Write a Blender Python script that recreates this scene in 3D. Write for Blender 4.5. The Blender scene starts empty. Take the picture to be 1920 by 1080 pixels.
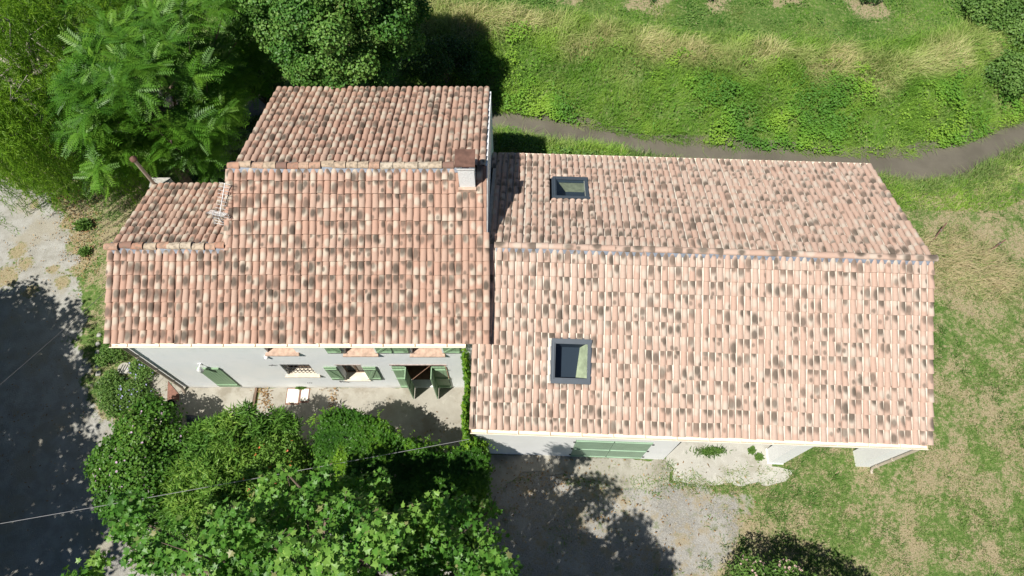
import bpy, math, random
import numpy as np
rng = np.random.default_rng(7)
random.seed(7)
C = bpy.context.scene.collection
S = bpy.context.scene

# ------------------------------------------------------------------ camera, sky, sun, exposure
H = 22.5
F = 1280.0
TH = math.atan(610.0 / F)                      # tilt from straight down
cam = bpy.data.cameras.new('camera')
cam.sensor_width = 36.0
cam.lens = 36.0 * F / 1920.0
cam.clip_end = 2000.0
camo = bpy.data.objects.new('camera', cam)
C.objects.link(camo)
camo.location = (0, 0, H)
camo.rotation_euler = (TH, 0, 0)
S.camera = camo

EL = math.radians(60.5)
SH = np.array([0.760, 0.650])                  # ground direction in which shadows fall
w = bpy.data.worlds.new('World'); S.world = w; w.use_nodes = True
nt = w.node_tree
bg = nt.nodes['Background']
sky = nt.nodes.new('ShaderNodeTexSky'); sky.sky_type = 'NISHITA'; sky.sun_disc = False
sky.altitude = 1500.0; sky.air_density = .75; sky.dust_density = .4; sky.sun_elevation = EL; sky.sun_rotation = math.atan2(-SH[0], -SH[1])
nt.links.new(sky.outputs[0], bg.inputs[0]); bg.inputs[1].default_value = 0.05
sun = bpy.data.lights.new('sun', 'SUN'); sun.energy = 5.0; sun.angle = math.radians(0.53)
sun.color = (1.0, 0.955, 0.88)
suno = bpy.data.objects.new('sun', sun); C.objects.link(suno)
from mathutils import Vector
suno.rotation_euler = Vector((-SH[0] * math.cos(EL), -SH[1] * math.cos(EL), math.sin(EL))).to_track_quat('Z', 'Y').to_euler()
suno.location = (-20, -10, 40)
S.view_settings.view_transform = 'Standard'; S.view_settings.look = 'None'
S.view_settings.exposure = 0.48; S.view_settings.gamma = 1.0
S.cycles.max_bounces = 6; S.cycles.diffuse_bounces = 3; S.cycles.glossy_bounces = 3
S.cycles.transmission_bounces = 4; S.cycles.transparent_max_bounces = 8
S.cycles.use_denoising = True
S.render.film_transparent = False

# ------------------------------------------------------------------ measuring helpers
sT, cT = math.sin(TH), math.cos(TH)
def ray(px, py):
    u = px - 960.0; v = py - 540.0
    return np.array([u, -v * cT + F * sT, -v * sT - F * cT])
def at(px, py, z=0.0):
    r = ray(px, py); return np.array([0, 0, H]) + (z - H) / r[2] * r
def atp(pts, z=0.0):
    return np.array([at(x, y, z)[:2] for x, y in pts])
def inpoly(P, poly):
    x, y = P[:, 0], P[:, 1]; c = np.zeros(len(P), bool); n = len(poly)
    for i in range(n):
        x1, y1 = poly[i]; x2, y2 = poly[i - 1]
        m = ((y1 > y) != (y2 > y))
        c ^= m & (x < (x2 - x1) * (y - y1) / (y2 - y1 + 1e-12) + x1)
    return c
def distpoly(P, poly):
    d = np.full(len(P), 1e9); n = len(poly)
    for i in range(n):
        a = poly[i - 1]; b = poly[i]; ab = b - a
        t = np.clip(((P - a) @ ab) / (ab @ ab + 1e-12), 0, 1)
        d = np.minimum(d, np.hypot(*(P - a - t[:, None] * ab).T))
    return d
def soft(P, poly, wd):
    s = np.where(inpoly(P, poly), 1.0, -1.0) * distpoly(P, poly)
    return np.clip(s / wd * 0.5 + 0.5, 0, 1)
def vnoise(P, sc, seed=0):
    r = np.random.default_rng(seed); G = r.random((64, 64))
    q = P * sc; i = np.floor(q).astype(int); f = q - i; f = f * f * (3 - 2 * f)
    a = G[i[:, 0] % 64, i[:, 1] % 64]; b = G[(i[:, 0] + 1) % 64, i[:, 1] % 64]
    c = G[i[:, 0] % 64, (i[:, 1] + 1) % 64]; d = G[(i[:, 0] + 1) % 64, (i[:, 1] + 1) % 64]
    return (a * (1 - f[:, 0]) + b * f[:, 0]) * (1 - f[:, 1]) + (c * (1 - f[:, 0]) + d * f[:, 0]) * f[:, 1]
def unit(v):
    v = np.asarray(v, float); return v / (np.linalg.norm(v, axis=-1, keepdims=True) + 1e-12)

def clumped(g, n, lo, hi, fn):
    P = np.stack([g.uniform(lo[0], hi[0], n), g.uniform(lo[1], hi[1], n)], 1); return P[g.random(n) < fn(P)]

# ------------------------------------------------------------------ object helpers
INV = {}
def put(o, parent):
    C.objects.link(o)
    if parent is not None: o.parent = parent
    return o
def thing(name, label, cat, loc=(0, 0, 0), group=None):
    o = bpy.data.objects.new(name, None); o.empty_display_size = 0.3
    C.objects.link(o); o.location = loc
    o['label'] = label; o['category'] = cat
    if group: o['group'] = group
    INV[o.name] = np.array(loc, float)
    return o
def tag(o, label, cat, group=None, kind=None):
    o['label'] = label; o['category'] = cat
    if group: o['group'] = group
    if kind: o['kind'] = kind
    return o
def root_off(parent):
    p = parent
    while p is not None and p.parent is not None: p = p.parent
    return INV.get(p.name, np.zeros(3)) if p is not None else np.zeros(3)
def mesh_np(name, V, T, mats, parent=None, k=3, attrs=None, matidx=None, smooth=False):
    """V (n,3) world points, T (m,k) faces -> ONE mesh object; attrs: name -> (n,) or (n,3)"""
    V = np.asarray(V, np.float64) - root_off(parent)
    T = np.asarray(T, np.int32)
    me = bpy.data.meshes.new(name)
    me.vertices.add(len(V)); me.vertices.foreach_set('co', V.astype(np.float32).ravel())
    me.loops.add(T.size); me.loops.foreach_set('vertex_index', T.ravel())
    me.polygons.add(len(T)); me.polygons.foreach_set('loop_start', np.arange(0, T.size, k, dtype=np.int32))
    me.polygons.foreach_set('loop_total', np.full(len(T), k, np.int32))
    if matidx is not None: me.polygons.foreach_set('material_index', np.asarray(matidx, np.int32))
    me.polygons.foreach_set('use_smooth', np.full(len(T), bool(smooth)) if np.isscalar(smooth) else smooth)
    for an, av in (attrs or {}).items():
        av = np.asarray(av, np.float32)
        if av.ndim == 1:
            a = me.attributes.new(an, 'FLOAT', 'POINT'); a.data.foreach_set('value', av)
        else:
            a = me.attributes.new(an, 'FLOAT_VECTOR', 'POINT'); a.data.foreach_set('vector', av.ravel())
    me.update(calc_edges=True)
    for m in (mats if isinstance(mats, (list, tuple)) else [mats]): me.materials.append(m)
    return put(bpy.data.objects.new(name, me), parent)
class MB:
    """collects boxes, tubes and polygons; build() links them as one mesh object"""
    def __init__(s): s.v = []; s.f = []; s.m = []; s.sm = []
    def add(s, V, Fc, m=0, sm=False):
        o = len(s.v); s.v += [tuple(map(float, p)) for p in V]
        s.f += [tuple(i + o for i in f) for f in Fc]; s.m += [m] * len(Fc); s.sm += [sm] * len(Fc)
        return s
    def box(s, lo, hi, m=0, fr=None):
        x0, y0, z0 = lo; x1, y1, z1 = hi
        V = [(x0, y0, z0), (x1, y0, z0), (x1, y1, z0), (x0, y1, z0), (x0, y0, z1), (x1, y0, z1), (x1, y1, z1), (x0, y1, z1)]
        if fr: V = [fr(*p) for p in V]
        return s.add(V, [(0, 3, 2, 1), (4, 5, 6, 7), (0, 1, 5, 4), (1, 2, 6, 5), (2, 3, 7, 6), (3, 0, 4, 7)], m)
    def bar(s, p, q, wx, wz, up=(0, 0, 1), m=0):
        p = np.array(p, float); q = np.array(q, float); d = unit(q - p); u = np.array(up, float)
        a = unit(np.cross(d, u)); b = np.cross(a, d)
        V = [c + a * i * wx / 2 + b * j * wz / 2 for c in (p, q) for i, j in ((-1, -1), (1, -1), (1, 1), (-1, 1))]
        return s.add(V, [(0, 1, 2, 3), (7, 6, 5, 4), (0, 4, 5, 1), (1, 5, 6, 2), (2, 6, 7, 3), (3, 7, 4, 0)], m)
    def tube(s, pts, rad, n=8, m=0, cap=True):
        pts = [np.array(p, float) for p in pts]; rad = rad if isinstance(rad, (list, tuple)) else [rad] * len(pts)
        V = []; u0 = None
        for i, p in enumerate(pts):
            d = unit(pts[min(i + 1, len(pts) - 1)] - pts[max(i - 1, 0)])
            if u0 is None:
                u0 = np.cross(d, (0, 0, 1)) if abs(d[2]) < .9 else np.cross(d, (1, 0, 0))
            u0 = unit(u0 - d * (u0 @ d)); b = np.cross(d, u0)
            for k in range(n):
                t = 2 * math.pi * k / n; V.append(p + rad[i] * (math.cos(t) * u0 + math.sin(t) * b))
        Fc = [(i * n + k, i * n + (k + 1) % n, (i + 1) * n + (k + 1) % n, (i + 1) * n + k) for i in range(len(pts) - 1) for k in range(n)]
        s.add(V, Fc, m, True)
        if cap:
            e = len(pts) - 1
            s.add(V[:n], [tuple(range(n - 1, -1, -1))], m); s.add(V[e * n:], [tuple(range(n))], m)
        return s
    def prism(s, poly, z0, z1, m=0):
        n = len(poly); V = [(x, y, z0) for x, y in poly] + [(x, y, z1) for x, y in poly]
        return s.add(V, [tuple(range(n, 2 * n)), tuple(range(n - 1, -1, -1))] + [(i, (i + 1) % n, n + (i + 1) % n, n + i) for i in range(n)], m)
    def build(s, name, mats, parent=None):
        off = root_off(parent)
        me = bpy.data.meshes.new(name)
        me.from_pydata([tuple(np.array(p) - off) for p in s.v], [], s.f)
        me.polygons.foreach_set('material_index', np.array(s.m, np.int32)); me.polygons.foreach_set('use_smooth', np.array(s.sm, bool))
        for m in (mats if isinstance(mats, (list, tuple)) else [mats]): me.materials.append(m)
        me.update()
        return put(bpy.data.objects.new(name, me), parent)

# ------------------------------------------------------------------ materials
class NB:
    def __init__(s, name):
        s.mat = bpy.data.materials.new(name); s.mat.use_nodes = True; s.t = s.mat.node_tree
        s.b = s.t.nodes['Principled BSDF']; s.out = s.t.nodes['Material Output']; s._pos = None
    def n(s, typ, **kw):
        d = s.t.nodes.new(typ)
        for k, v in kw.items(): setattr(d, k, v)
        return d
    def lk(s, a, b):
        if hasattr(a, 'is_output') or isinstance(a, bpy.types.NodeSocket): s.t.links.new(a, b)
        else:
            try: b.default_value = a
            except Exception: b.default_value = tuple(a) + (1.0,) if len(a) == 3 else a
    def math(s, op, a, b=0.0, c=None, clamp=False):
        d = s.n('ShaderNodeMath', operation=op, use_clamp=clamp); s.lk(a, d.inputs[0]); s.lk(b, d.inputs[1])
        if c is not None: s.lk(c, d.inputs[2])
        return d.outputs[0]
    def mix(s, f, a, b, bt='MIX'):
        d = s.n('ShaderNodeMix', data_type='RGBA', blend_type=bt); s.lk(f, d.inputs[0]); s.lk(a, d.inputs[6]); s.lk(b, d.inputs[7])
        return d.outputs[2]
    def pos(s):
        if s._pos is None: s._pos = s.n('ShaderNodeNewGeometry').outputs['Position']
        return s._pos
    def noise(s, sc, det=3.0, rough=.55, vec=None, col=False):
        d = s.n('ShaderNodeTexNoise'); s.lk(vec if vec is not None else s.pos(), d.inputs['Vector'])
        d.inputs['Scale'].default_value = sc; d.inputs['Detail'].default_value = det; d.inputs['Roughness'].default_value = rough
        return d.outputs[1 if col else 0]
    def step(s, x, lo, hi):
        d = s.n('ShaderNodeMapRange', interpolation_type='SMOOTHSTEP'); s.lk(x, d.inputs[0]); s.lk(lo, d.inputs[1]); s.lk(hi, d.inputs[2])
        return d.outputs[0]
    def attr(s, nm, comp=None):
        d = s.n('ShaderNodeAttribute', attribute_name=nm)
        if comp is None: return d.outputs['Fac']
        x = s.n('ShaderNodeSeparateXYZ'); s.lk(d.outputs['Vector'], x.inputs[0]); return x.outputs
    def ramp(s, f, stops):
        d = s.n('ShaderNodeValToRGB'); s.lk(f, d.inputs[0]); e = d.color_ramp.elements
        while len(e) < len(stops): e.new(0.5)
        for x, (p, c) in zip(e, stops): x.position = p; x.color = tuple(c) + (1.0,)
        return d.outputs[0]
    def bump(s, h, dist, st=1.0):
        d = s.n('ShaderNodeBump'); d.inputs['Distance'].default_value = dist; d.inputs['Strength'].default_value = st
        s.lk(h, d.inputs['Height']); s.lk(d.outputs[0], s.b.inputs['Normal'])
    def fin(s, col, rough=.8, metal=0.0, spec=None):
        s.lk(col, s.b.inputs['Base Color']); s.lk(rough, s.b.inputs['Roughness']); s.b.inputs['Metallic'].default_value = metal
        if spec is not None: s.b.inputs['Specular IOR Level'].default_value = spec
        return s.mat
def plain(name, col, rough=.6, metal=0.0, var=.12, sc=6.0, bump=0.0, spec=None):
    N = NB(name); n = N.noise(sc, 5)
    c = N.mix(N.step(n, .3, .75), tuple(x * (1 - var) for x in col), tuple(min(1, x * (1 + var)) for x in col))
    if bump: N.bump(N.noise(sc * 8, 3), bump)
    return N.fin(c, rough, metal, spec)
def leafmat(name, dark, mid, light, rough=.42, trans=.32, tipcol=None, spec=.28):
    N = NB(name); a = N.attr('lr', 1)
    c = N.ramp(a[0], [(0.0, dark), (.5, mid), (1.0, light)])
    if tipcol is not None: c = N.mix(N.step(a[1], .90, .97), c, tipcol)
    N.fin(c, rough + .06, spec=spec)
    tr = N.n('ShaderNodeBsdfTranslucent'); N.lk(N.mix(.5, c, N.mix(1.0, c, (1.0, 1.15, .35), 'MULTIPLY')), tr.inputs[0])
    mx = N.n('ShaderNodeMixShader'); mx.inputs[0].default_value = trans
    N.lk(N.b.outputs[0], mx.inputs[1]); N.lk(tr.outputs[0], mx.inputs[2]); N.lk(mx.outputs[0], N.out.inputs[0])
    return N.mat

def tilemat(name, salmon, pink, cream, dark, dark_p, cream_p):
    N = NB(name); uv = N.attr('tuv', 1); rn = N.attr('trn', 1)
    x = N.math('MULTIPLY', uv[0], .095); y = N.math('MULTIPLY', uv[1], .40); ra = uv[2]
    hsh = lambda k: N.math('FRACT', N.math('MULTIPLY', ra, k))
    def spot(cx, cy, r, sy=1.0):
        dx = N.math('SUBTRACT', x, cx); dy = N.math('MULTIPLY', N.math('SUBTRACT', y, cy), sy)
        d = N.math('SQRT', N.math('ADD', N.math('MULTIPLY', dx, dx), N.math('MULTIPLY', dy, dy)))
        d = N.math('ADD', d, N.math('MULTIPLY', N.math('SUBTRACT', N.noise(9, 2), .5), .035))
        return N.math('SUBTRACT', 1.0, N.step(d, N.math('MULTIPLY', r, .38), N.math('MULTIPLY', r, 1.08)))
    base = N.mix(rn[0], salmon, pink)
    base = N.mix(N.math('MULTIPLY', N.step(N.noise(14, 3), .4, .7), .25), base, tuple(v * .8 for v in salmon))
    c1 = spot(N.math('MULTIPLY', N.math('SUBTRACT', hsh(17.0), .5), .08), N.math('ADD', .05, N.math('MULTIPLY', hsh(31.0), .3)), .115, .8)
    base = N.mix(N.math('MULTIPLY', c1, N.math('MULTIPLY', N.math('LESS_THAN', hsh(53.0), cream_p), .85)), base, cream)
    cy = N.math('ADD', .06, N.math('MULTIPLY', N.math('SQRT', hsh(71.0)), .31))
    d1 = spot(N.math('MULTIPLY', N.math('SUBTRACT', rn[1], .5), .10), cy, N.math('ADD', .088, N.math('MULTIPLY', rn[2], .06)), .68)
    m1 = N.math('MULTIPLY', d1, N.math('LESS_THAN', hsh(97.0), dark_p))
    d2 = spot(N.math('MULTIPLY', N.math('SUBTRACT', rn[2], .5), .13), N.math('ADD', .02, N.math('MULTIPLY', rn[1], .3)), .065, .8)
    m2 = N.math('MULTIPLY', d2, N.math('MULTIPLY', N.math('LESS_THAN', hsh(131.0), dark_p * .5), .85))
    col = N.mix(N.math('MULTIPLY', N.math('MAXIMUM', m1, m2), N.math('ADD', .66, N.math('MULTIPLY', rn[0], .32))), base, dark)
    N.bump(N.noise(60, 3), .002)
    return N.fin(col, .8, spec=.3)

M = {}
M['tile_house'] = tilemat('weathered_terracotta_tile', (.415, .258, .192), (.42, .298, .232), (.465, .405, .325), (.09, .072, .056), .60, .58)
M['tile_barn'] = tilemat('pale_terracotta_tile', (.44, .302, .236), (.455, .345, .28), (.47, .405, .335), (.105, .085, .066), .55, .42)
M['chan_house'] = plain('terracotta_channel', (.30, .18, .13), .85)
M['chan_barn'] = plain('pale_mortar_channel', (.57, .515, .44), .85)
def ridgemat():
    N = NB('old_ridge_tile'); rn = N.attr('trn', 1)
    c = N.ramp(rn[0], [(0, (.19, .11, .085)), (.2, (.37, .20, .135)), (.45, (.42, .27, .19)), (.7, (.43, .34, .245)), (1, (.45, .395, .31))])
    c = N.mix(N.math('MULTIPLY', N.step(N.noise(9, 5), .42, .7), .8), c, (.17, .135, .10)); N.bump(N.noise(50, 3), .004)
    return N.fin(c, .9)
M['ridge_old'] = ridgemat()
M['flash'] = plain('lead_flashing', (.17, .195, .235), .6, var=.25, sc=9)
def stucco():
    N = NB('white_roughcast_render'); n = N.noise(1.2, 4); f = N.noise(16, 4, .65)
    c = N.mix(N.step(n, .3, .7), (.83, .86, .87), (.89, .90, .895)); c = N.mix(N.math('MULTIPLY', N.step(f, .5, .8), .12), c, (.66, .68, .68)); c = N.mix(N.math('MULTIPLY', N.step(N.noise(2.2, 5, .65, vec=None), .56, .7), .18), c, (.66, .66, .62))
    z = N.n('ShaderNodeSeparateXYZ'); N.lk(N.pos(), z.inputs[0])
    low = N.math('SUBTRACT', 1.0, N.step(N.math('ADD', z.outputs[2], N.math('MULTIPLY', N.math('SUBTRACT', N.noise(3, 4), .5), .5)), .05, .32))
    c = N.mix(N.math('MULTIPLY', low, .35), c, (.55, .50, .42))
    N.bump(N.math('ADD', N.math('MULTIPLY', f, .5), N.noise(45, 4, .7)), .010)
    return N.fin(c, .92, spec=.2)
M['wall'] = stucco()
M['barnwall'] = plain('smooth_white_render', (.87, .875, .865), .9, var=.03, sc=1.5, bump=.004, spec=.2)
M['inner'] = plain('pale_inner_plaster', (.55, .52, .42), .9, var=.08)
M['olive'] = plain('olive_sunlit_shaft_wall', (.46, .46, .30), .9, var=.2)  # sunlight on one skylight shaft wall, put into the colour
M['floor_in'] = plain('terracotta_floor', (.24, .14, .09), .5, var=.15)
M['green'] = plain('sage_green_paint', (.245, .375, .23), .5, var=.07, sc=3)
M['green_pale'] = plain('faded_green_paint', (.29, .42, .30), .55, var=.08, sc=3)
M['cream'] = plain('cream_painted_metal', (.78, .68, .54), .5, var=.07, sc=3)
M['brownpipe'] = plain('taupe_pipe', (.37, .31, .245), .5, var=.08)
M['brick'] = plain('brick_sill', (.48, .34, .26), .85, var=.25, sc=7, bump=.003)
M['stone_sill'] = plain('stone_sill', (.62, .55, .45), .85, var=.15, sc=5)
M['wood'] = plain('brown_timber', (.13, .08, .05), .6, var=.2)
M['lintel'] = plain('grey_lintel', (.33, .26, .23), .8, var=.3, sc=9)
M['iron'] = plain('black_iron', (.03, .03, .032), .5, var=.2)
M['slate'] = plain('blue_grey_aluminium', (.05, .066, .086), .42, var=.06, spec=.5)
M['rust'] = plain('rusty_sheet', (.135, .07, .05), .75, var=.3, sc=5)
M['zinc'] = plain('galvanised_metal', (.55, .56, .57), .4, .6, var=.1)
M['white'] = plain('white_plastic', (.8, .8, .78), .4, var=.03)
M['bark'] = plain('bark', (.16, .12, .085), .9, var=.35, sc=9, bump=.02)
M['bark_pale'] = plain('pale_bark', (.34, .31, .25), .85, var=.35, sc=5, bump=.01)
M['cable'] = plain('grey_cable', (.24, .24, .25), .6)
M['cable_dark'] = plain('dark_cable', (.06, .06, .065), .6)
M['cover'] = plain('white_cover_slab', (.80, .77, .67), .8, var=.06, sc=8)
M['rubble'] = plain('pale_stone', (.38, .37, .335), .9, var=.25, sc=10, bump=.01)
M['redslab'] = plain('red_brown_slab', (.21, .10, .07), .8, var=.25, sc=9)
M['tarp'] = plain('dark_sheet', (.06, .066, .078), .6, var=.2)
M['pot'] = plain('dark_pot', (.05, .045, .045), .6)
M['soil'] = plain('potting_soil', (.05, .035, .025), .95)
def glassmat():
    N = NB('window_glass'); fr = N.n('ShaderNodeLayerWeight'); fr.inputs[0].default_value = .5
    tr = N.n('ShaderNodeBsdfTransparent'); tr.inputs[0].default_value = (.84, .92, .92, 1)
    gl = N.n('ShaderNodeBsdfGlossy'); gl.inputs['Roughness'].default_value = .02
    mx = N.n('ShaderNodeMixShader'); N.lk(N.math('ADD', N.math('MULTIPLY', N.math('POWER', fr.outputs[1], 4.0), .5), .07), mx.inputs[0]); N.lk(tr.outputs[0], mx.inputs[1]); N.lk(gl.outputs[0], mx.inputs[2])
    N.lk(mx.outputs[0], N.out.inputs[0]); return N.mat
M['glass'] = glassmat()
M['darkglass'] = plain('dark_glazing', (.02, .024, .03), .08, var=.1, spec=.6)
M['navy'] = plain('navy_blind_and_shade', (.017, .026, .045), .8, var=.05)  # blind under the skylights, and painted shade on their other shaft walls
def concrete(name, a, b, stain):
    N = NB(name); n = N.noise(.9, 6, .6); c = N.mix(N.step(n, .32, .68), a, b)
    c = N.mix(N.math('MULTIPLY', N.step(N.noise(1.5, 6, .65), .48, .66), .8), c, stain); c = N.mix(N.math('MULTIPLY', N.step(N.noise(4.5, 5, .7), .56, .68), .4), c, tuple(min(.8, v * 1.2) for v in b))
    c = N.mix(N.math('MULTIPLY', N.step(N.noise(38, 3, .7), .6, .72), .35), c, tuple(v * .5 for v in a))
    c = N.mix(N.math('MULTIPLY', N.step(N.noise(26, 3, .7), .66, .74), .5), c, tuple(min(.8, v * 1.5) for v in b))
    N.bump(N.noise(70, 4), .006); return N.fin(c, .9, spec=.25)
M['patio'] = concrete('worn_patio_concrete', (.28, .262, .22), (.37, .35, .30), (.235, .21, .165))
M['apron'] = concrete('grey_aggregate_concrete', (.27, .255, .215), (.345, .33, .285), (.21, .195, .155))
M['pale_conc'] = concrete('pale_concrete', (.37, .36, .32), (.46, .45, .405), (.30, .285, .235))

# ------------------------------------------------------------------ terrain, stream
XN = [-60, -9, -.57, 1.36, 4.06, 8, 12, 15.05, 16.7, 18.57, 19.88, 21.66, 24, 30, 60]
YN = [19.6, 19.2, 18.67, 18.19, 17.82, 16.9, 16.3, 16.35, 16.07, 16.46, 17.14, 17.95, 18.9, 21, 30]
XF = [-60, -9, -.35, 2.29, 5.44, 9.89, 14.31, 16.55, 18.95, 22, 24, 30, 60]
YF = [20.8, 20.4, 19.53, 18.95, 18.19, 17.55, 17.22, 17.22, 17.82, 19.1, 20.1, 22.6, 33]
def smooth01(t): t = np.clip(t, 0, 1); return t * t * (3 - 2 * t)
def ground_z(P):
    x, y = P[:, 0], P[:, 1]; wob = (vnoise(P, 1.3, 3) - .5) * .28
    yn = np.interp(x, XN, YN) + wob; yf = np.interp(x, XF, YF) + wob
    near = -1.02 + 1.02 * smooth01((yn - y) / 1.35)
    far = -1.02 + 1.15 * smooth01((y - yf) / 4.2 + .04)
    z = np.where(y < yn, near, np.where(y > yf, far, -1.35))
    fade = np.clip((60 - np.abs(x)) / 20, 0, 1)
    base = np.where((y < yn) | (y > yf), (vnoise(P, .5, 5) - .5) * .05 + (vnoise(P, 2.2, 6) - .5) * .025, 0)
    flat = np.clip(1 - np.exp(-((y - 14) / 9.) ** 4), 0, 1) * 0 + 1
    return z * fade + base * np.where(y < 14, .5, 1.5)
DRIVE = atp([(-500, 100), (-60, 300), (10, 330), (70, 360), (122, 400), (128, 470), (142, 520), (146, 590), (150, 640), (172, 730), (205, 800), (212, 880), (240, 960), (260, 1100), (300, 1300), (-600, 1400)])
APRON = atp([(900, 850), (981, 853), (1250, 863), (1266, 880), (1260, 903), (1215, 921), (1150, 912), (1060, 890), (980, 885), (915, 935)])
GRAVEL = atp([(905, 890), (980, 885), (1060, 890), (1150, 912), (1215, 921), (1265, 905), (1330, 925), (1395, 950), (1385, 1010), (1340, 1060), (1310, 1200), (1250, 1500), (600, 1500), (300, 1300), (255, 1080), (225, 960), (330, 830), (600, 850), (880, 860)])
BED = atp([(186, 640), (225, 650), (345, 735), (330, 800), (250, 800), (215, 762), (190, 725), (182, 690)])
VERGE_DRY = [(at(x, y)[:2], r) for x, y, r in [(140, 405, .9), (150, 440, .7), (165, 480, .5), (35, 470, .7), (50, 495, .6), (100, 505, .5), (115, 530, .5), (55, 545, .5), (10, 520, .9), (65, 385, .4)]]
PATCH = [(at(x, y, .1)[:2], rx, ry) for x, y, rx, ry in [(1070, -10, .9, .7), (1215, 4, 1.1, .7), (1345, 10, .6, .6), (1480, 0, .7, .5), (1625, 14, 1.0, .95), (1070, 55, .7, .16), (1400, 78, .8, .12), (1180, 66, .8, .12)]]

def axis(lo, hi, a, b, st):
    mid = np.arange(a, b + st / 2, st)
    l = a - np.geomspace(st, a - lo, 16)[::-1]; r = b + np.geomspace(st, hi - b, 16)
    return np.concatenate([l, mid, r])
gx = axis(-400, 400, -26, 26, .13); gy = axis(-300, 500, -3, 28, .13)
GX, GY = np.meshgrid(gx, gy, indexing='ij'); GP = np.stack([GX.ravel(), GY.ravel()], 1)
def masks(P):
    jit = np.stack([vnoise(P, 2.1, 11) - .5, vnoise(P, 2.1, 12) - .5], 1) * .7
    Q = P + jit
    dr = soft(Q, DRIVE, .5)
    gr = np.maximum(soft(Q, GRAVEL, .7), soft(Q, APRON, .5) * .8)
    n = vnoise(P, .5, 21) * .30 + vnoise(P, 1.3, 22) * .24 + vnoise(P, 3.1, 23) * .24 + vnoise(P, 6.3, 24) * .22
    dry = np.clip((n - .50) * 2.6 + .46 + .12 * np.clip((P[:, 0] - 13) / 4, 0, 1), 0, 1)
    yn = np.interp(P[:, 0], XN, YN); yf = np.interp(P[:, 0], XF, YF)
    dry = np.where(P[:, 1] > yf, np.clip(dry - .75, 0, 1), dry)
    dry = np.where((P[:, 1] > yn - 1.4) & (P[:, 1] < yf + 3), dry * .3, dry)
    for c, r in VERGE_DRY: dry = np.maximum(dry, np.clip(1.3 - np.hypot(*(P - c).T) / r, 0, 1))
    for c, rx, ry in PATCH:
        d = np.hypot((Q[:, 0] - c[0]) / rx, (Q[:, 1] - c[1]) / ry); dry = np.maximum(dry, np.clip((1.2 - d) * 1.6, 0, .85))
    return dr, gr, dry
dr, gr, dry = masks(GP)
for c, r in VERGE_DRY[3:]:
    dr = np.minimum(dr, np.clip(np.hypot(*(GP - c).T) / r * .7 + .35 * vnoise(GP, 4, 31), 0, 1))
gz = ground_z(GP)
nx, ny = len(gx), len(gy)
ii = (np.arange(nx - 1)[:, None] * ny + np.arange(ny - 1)[None]).ravel()
gq = np.stack([ii, ii + ny, ii + ny + 1, ii + 1], 1)
def groundmat():
    N = NB('ground_soil_and_gravel'); m = N.attr('gm', 1)
    nb = N.noise(2.2, 6, .65); nf = N.noise(24, 4, .7); nh = N.noise(7, 5, .65)
    grass = N.mix(N.step(nh, .35, .65), (.075, .14, .03), (.135, .20, .052))
    straw = N.mix(N.step(nf, .35, .65), (.23, .19, .11), (.37, .315, .20))
    straw = N.mix(N.step(nb, .56, .74), straw, (.20, .155, .10))
    e = N.math('ADD', N.math('ADD', N.math('ADD', .13, N.math('MULTIPLY', m[2], .70)), N.math('MULTIPLY', N.math('SUBTRACT', nh, .5), 2.0)), N.math('MULTIPLY', N.math('SUBTRACT', nf, .5), 1.6))
    c = N.mix(N.step(e, .22, .78), grass, straw)
    grv = N.mix(N.step(nf, .32, .68), (.19, .185, .17), (.33, .32, .295)); grv = N.mix(N.math('MULTIPLY', N.step(N.noise(.55, 6, .65), .42, .62), .6), grv, (.40, .39, .36)); grv = N.mix(N.step(nh, .54, .66), grv, (.28, .245, .18))
    vo = N.n('ShaderNodeTexVoronoi'); N.lk(N.pos(), vo.inputs['Vector']); vo.inputs['Scale'].default_value = 34
    grv = N.mix(N.math('MULTIPLY', N.step(vo.outputs['Color'], .7, .95), .3), grv, (.5, .48, .43))
    grv = N.mix(N.math('MULTIPLY', N.step(N.noise(1.6, 6, .7), .50, .64), .75), grv, (.30, .25, .16)); grv = N.mix(N.math('MULTIPLY', N.step(N.noise(2.6, 6, .7), .56, .66), .6), grv, (.13, .16, .07))
    e2 = N.math('ADD', m[1], N.math('MULTIPLY', N.math('SUBTRACT', nh, .5), .8)); c = N.mix(N.step(e2, .4, .6), c, grv)
    drv = N.mix(N.step(nb, .35, .65), (.29, .28, .245), (.375, .37, .34)); drv = N.mix(N.math('MULTIPLY', N.step(N.noise(.8, 5), .5, .62), .6), drv, (.32, .29, .22))
    drv = N.mix(N.math('MULTIPLY', N.step(nf, .6, .75), .3), drv, (.25, .23, .19))
    e3 = N.math('ADD', m[0], N.math('MULTIPLY', N.math('SUBTRACT', nh, .5), .9)); c = N.mix(N.step(e3, .42, .58), c, drv)
    N.bump(N.math('ADD', nf, N.math('MULTIPLY', N.noise(60, 3), .5)), .03)
    return N.fin(c, .95, spec=.15)
ground = mesh_np('ground', np.column_stack([GP, gz]), gq, groundmat(), k=4, attrs={'gm': np.stack([dr, gr, dry], 1)}, smooth=True)
ground['kind'] = 'structure'
def watermat():
    N = NB('muddy_water'); c = N.mix(N.step(N.noise(.7, 5, .6), .3, .7), (.105, .095, .074), (.14, .127, .10))
    mp = N.n('ShaderNodeMapping'); mp.inputs['Scale'].default_value = (1, 3, 1); N.lk(N.pos(), mp.inputs['Vector'])
    N.bump(N.noise(5, 4, .6, vec=mp.outputs[0]), .012); return N.fin(c, .28, spec=.35)
wx = np.arange(-60, 60.5, .5)
wv = np.concatenate([np.column_stack([wx, np.interp(wx, XN, YN) - .7, wx * 0 - .93]), np.column_stack([wx, np.interp(wx, XF, YF) + .8, wx * 0 - .93])])
k = len(wx); wf = np.array([(i, i + 1, k + i + 1, k + i) for i in range(k - 1)])
wat = mesh_np('stream_water', wv, wf, watermat(), k=4); wat['kind'] = 'structure'

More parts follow.
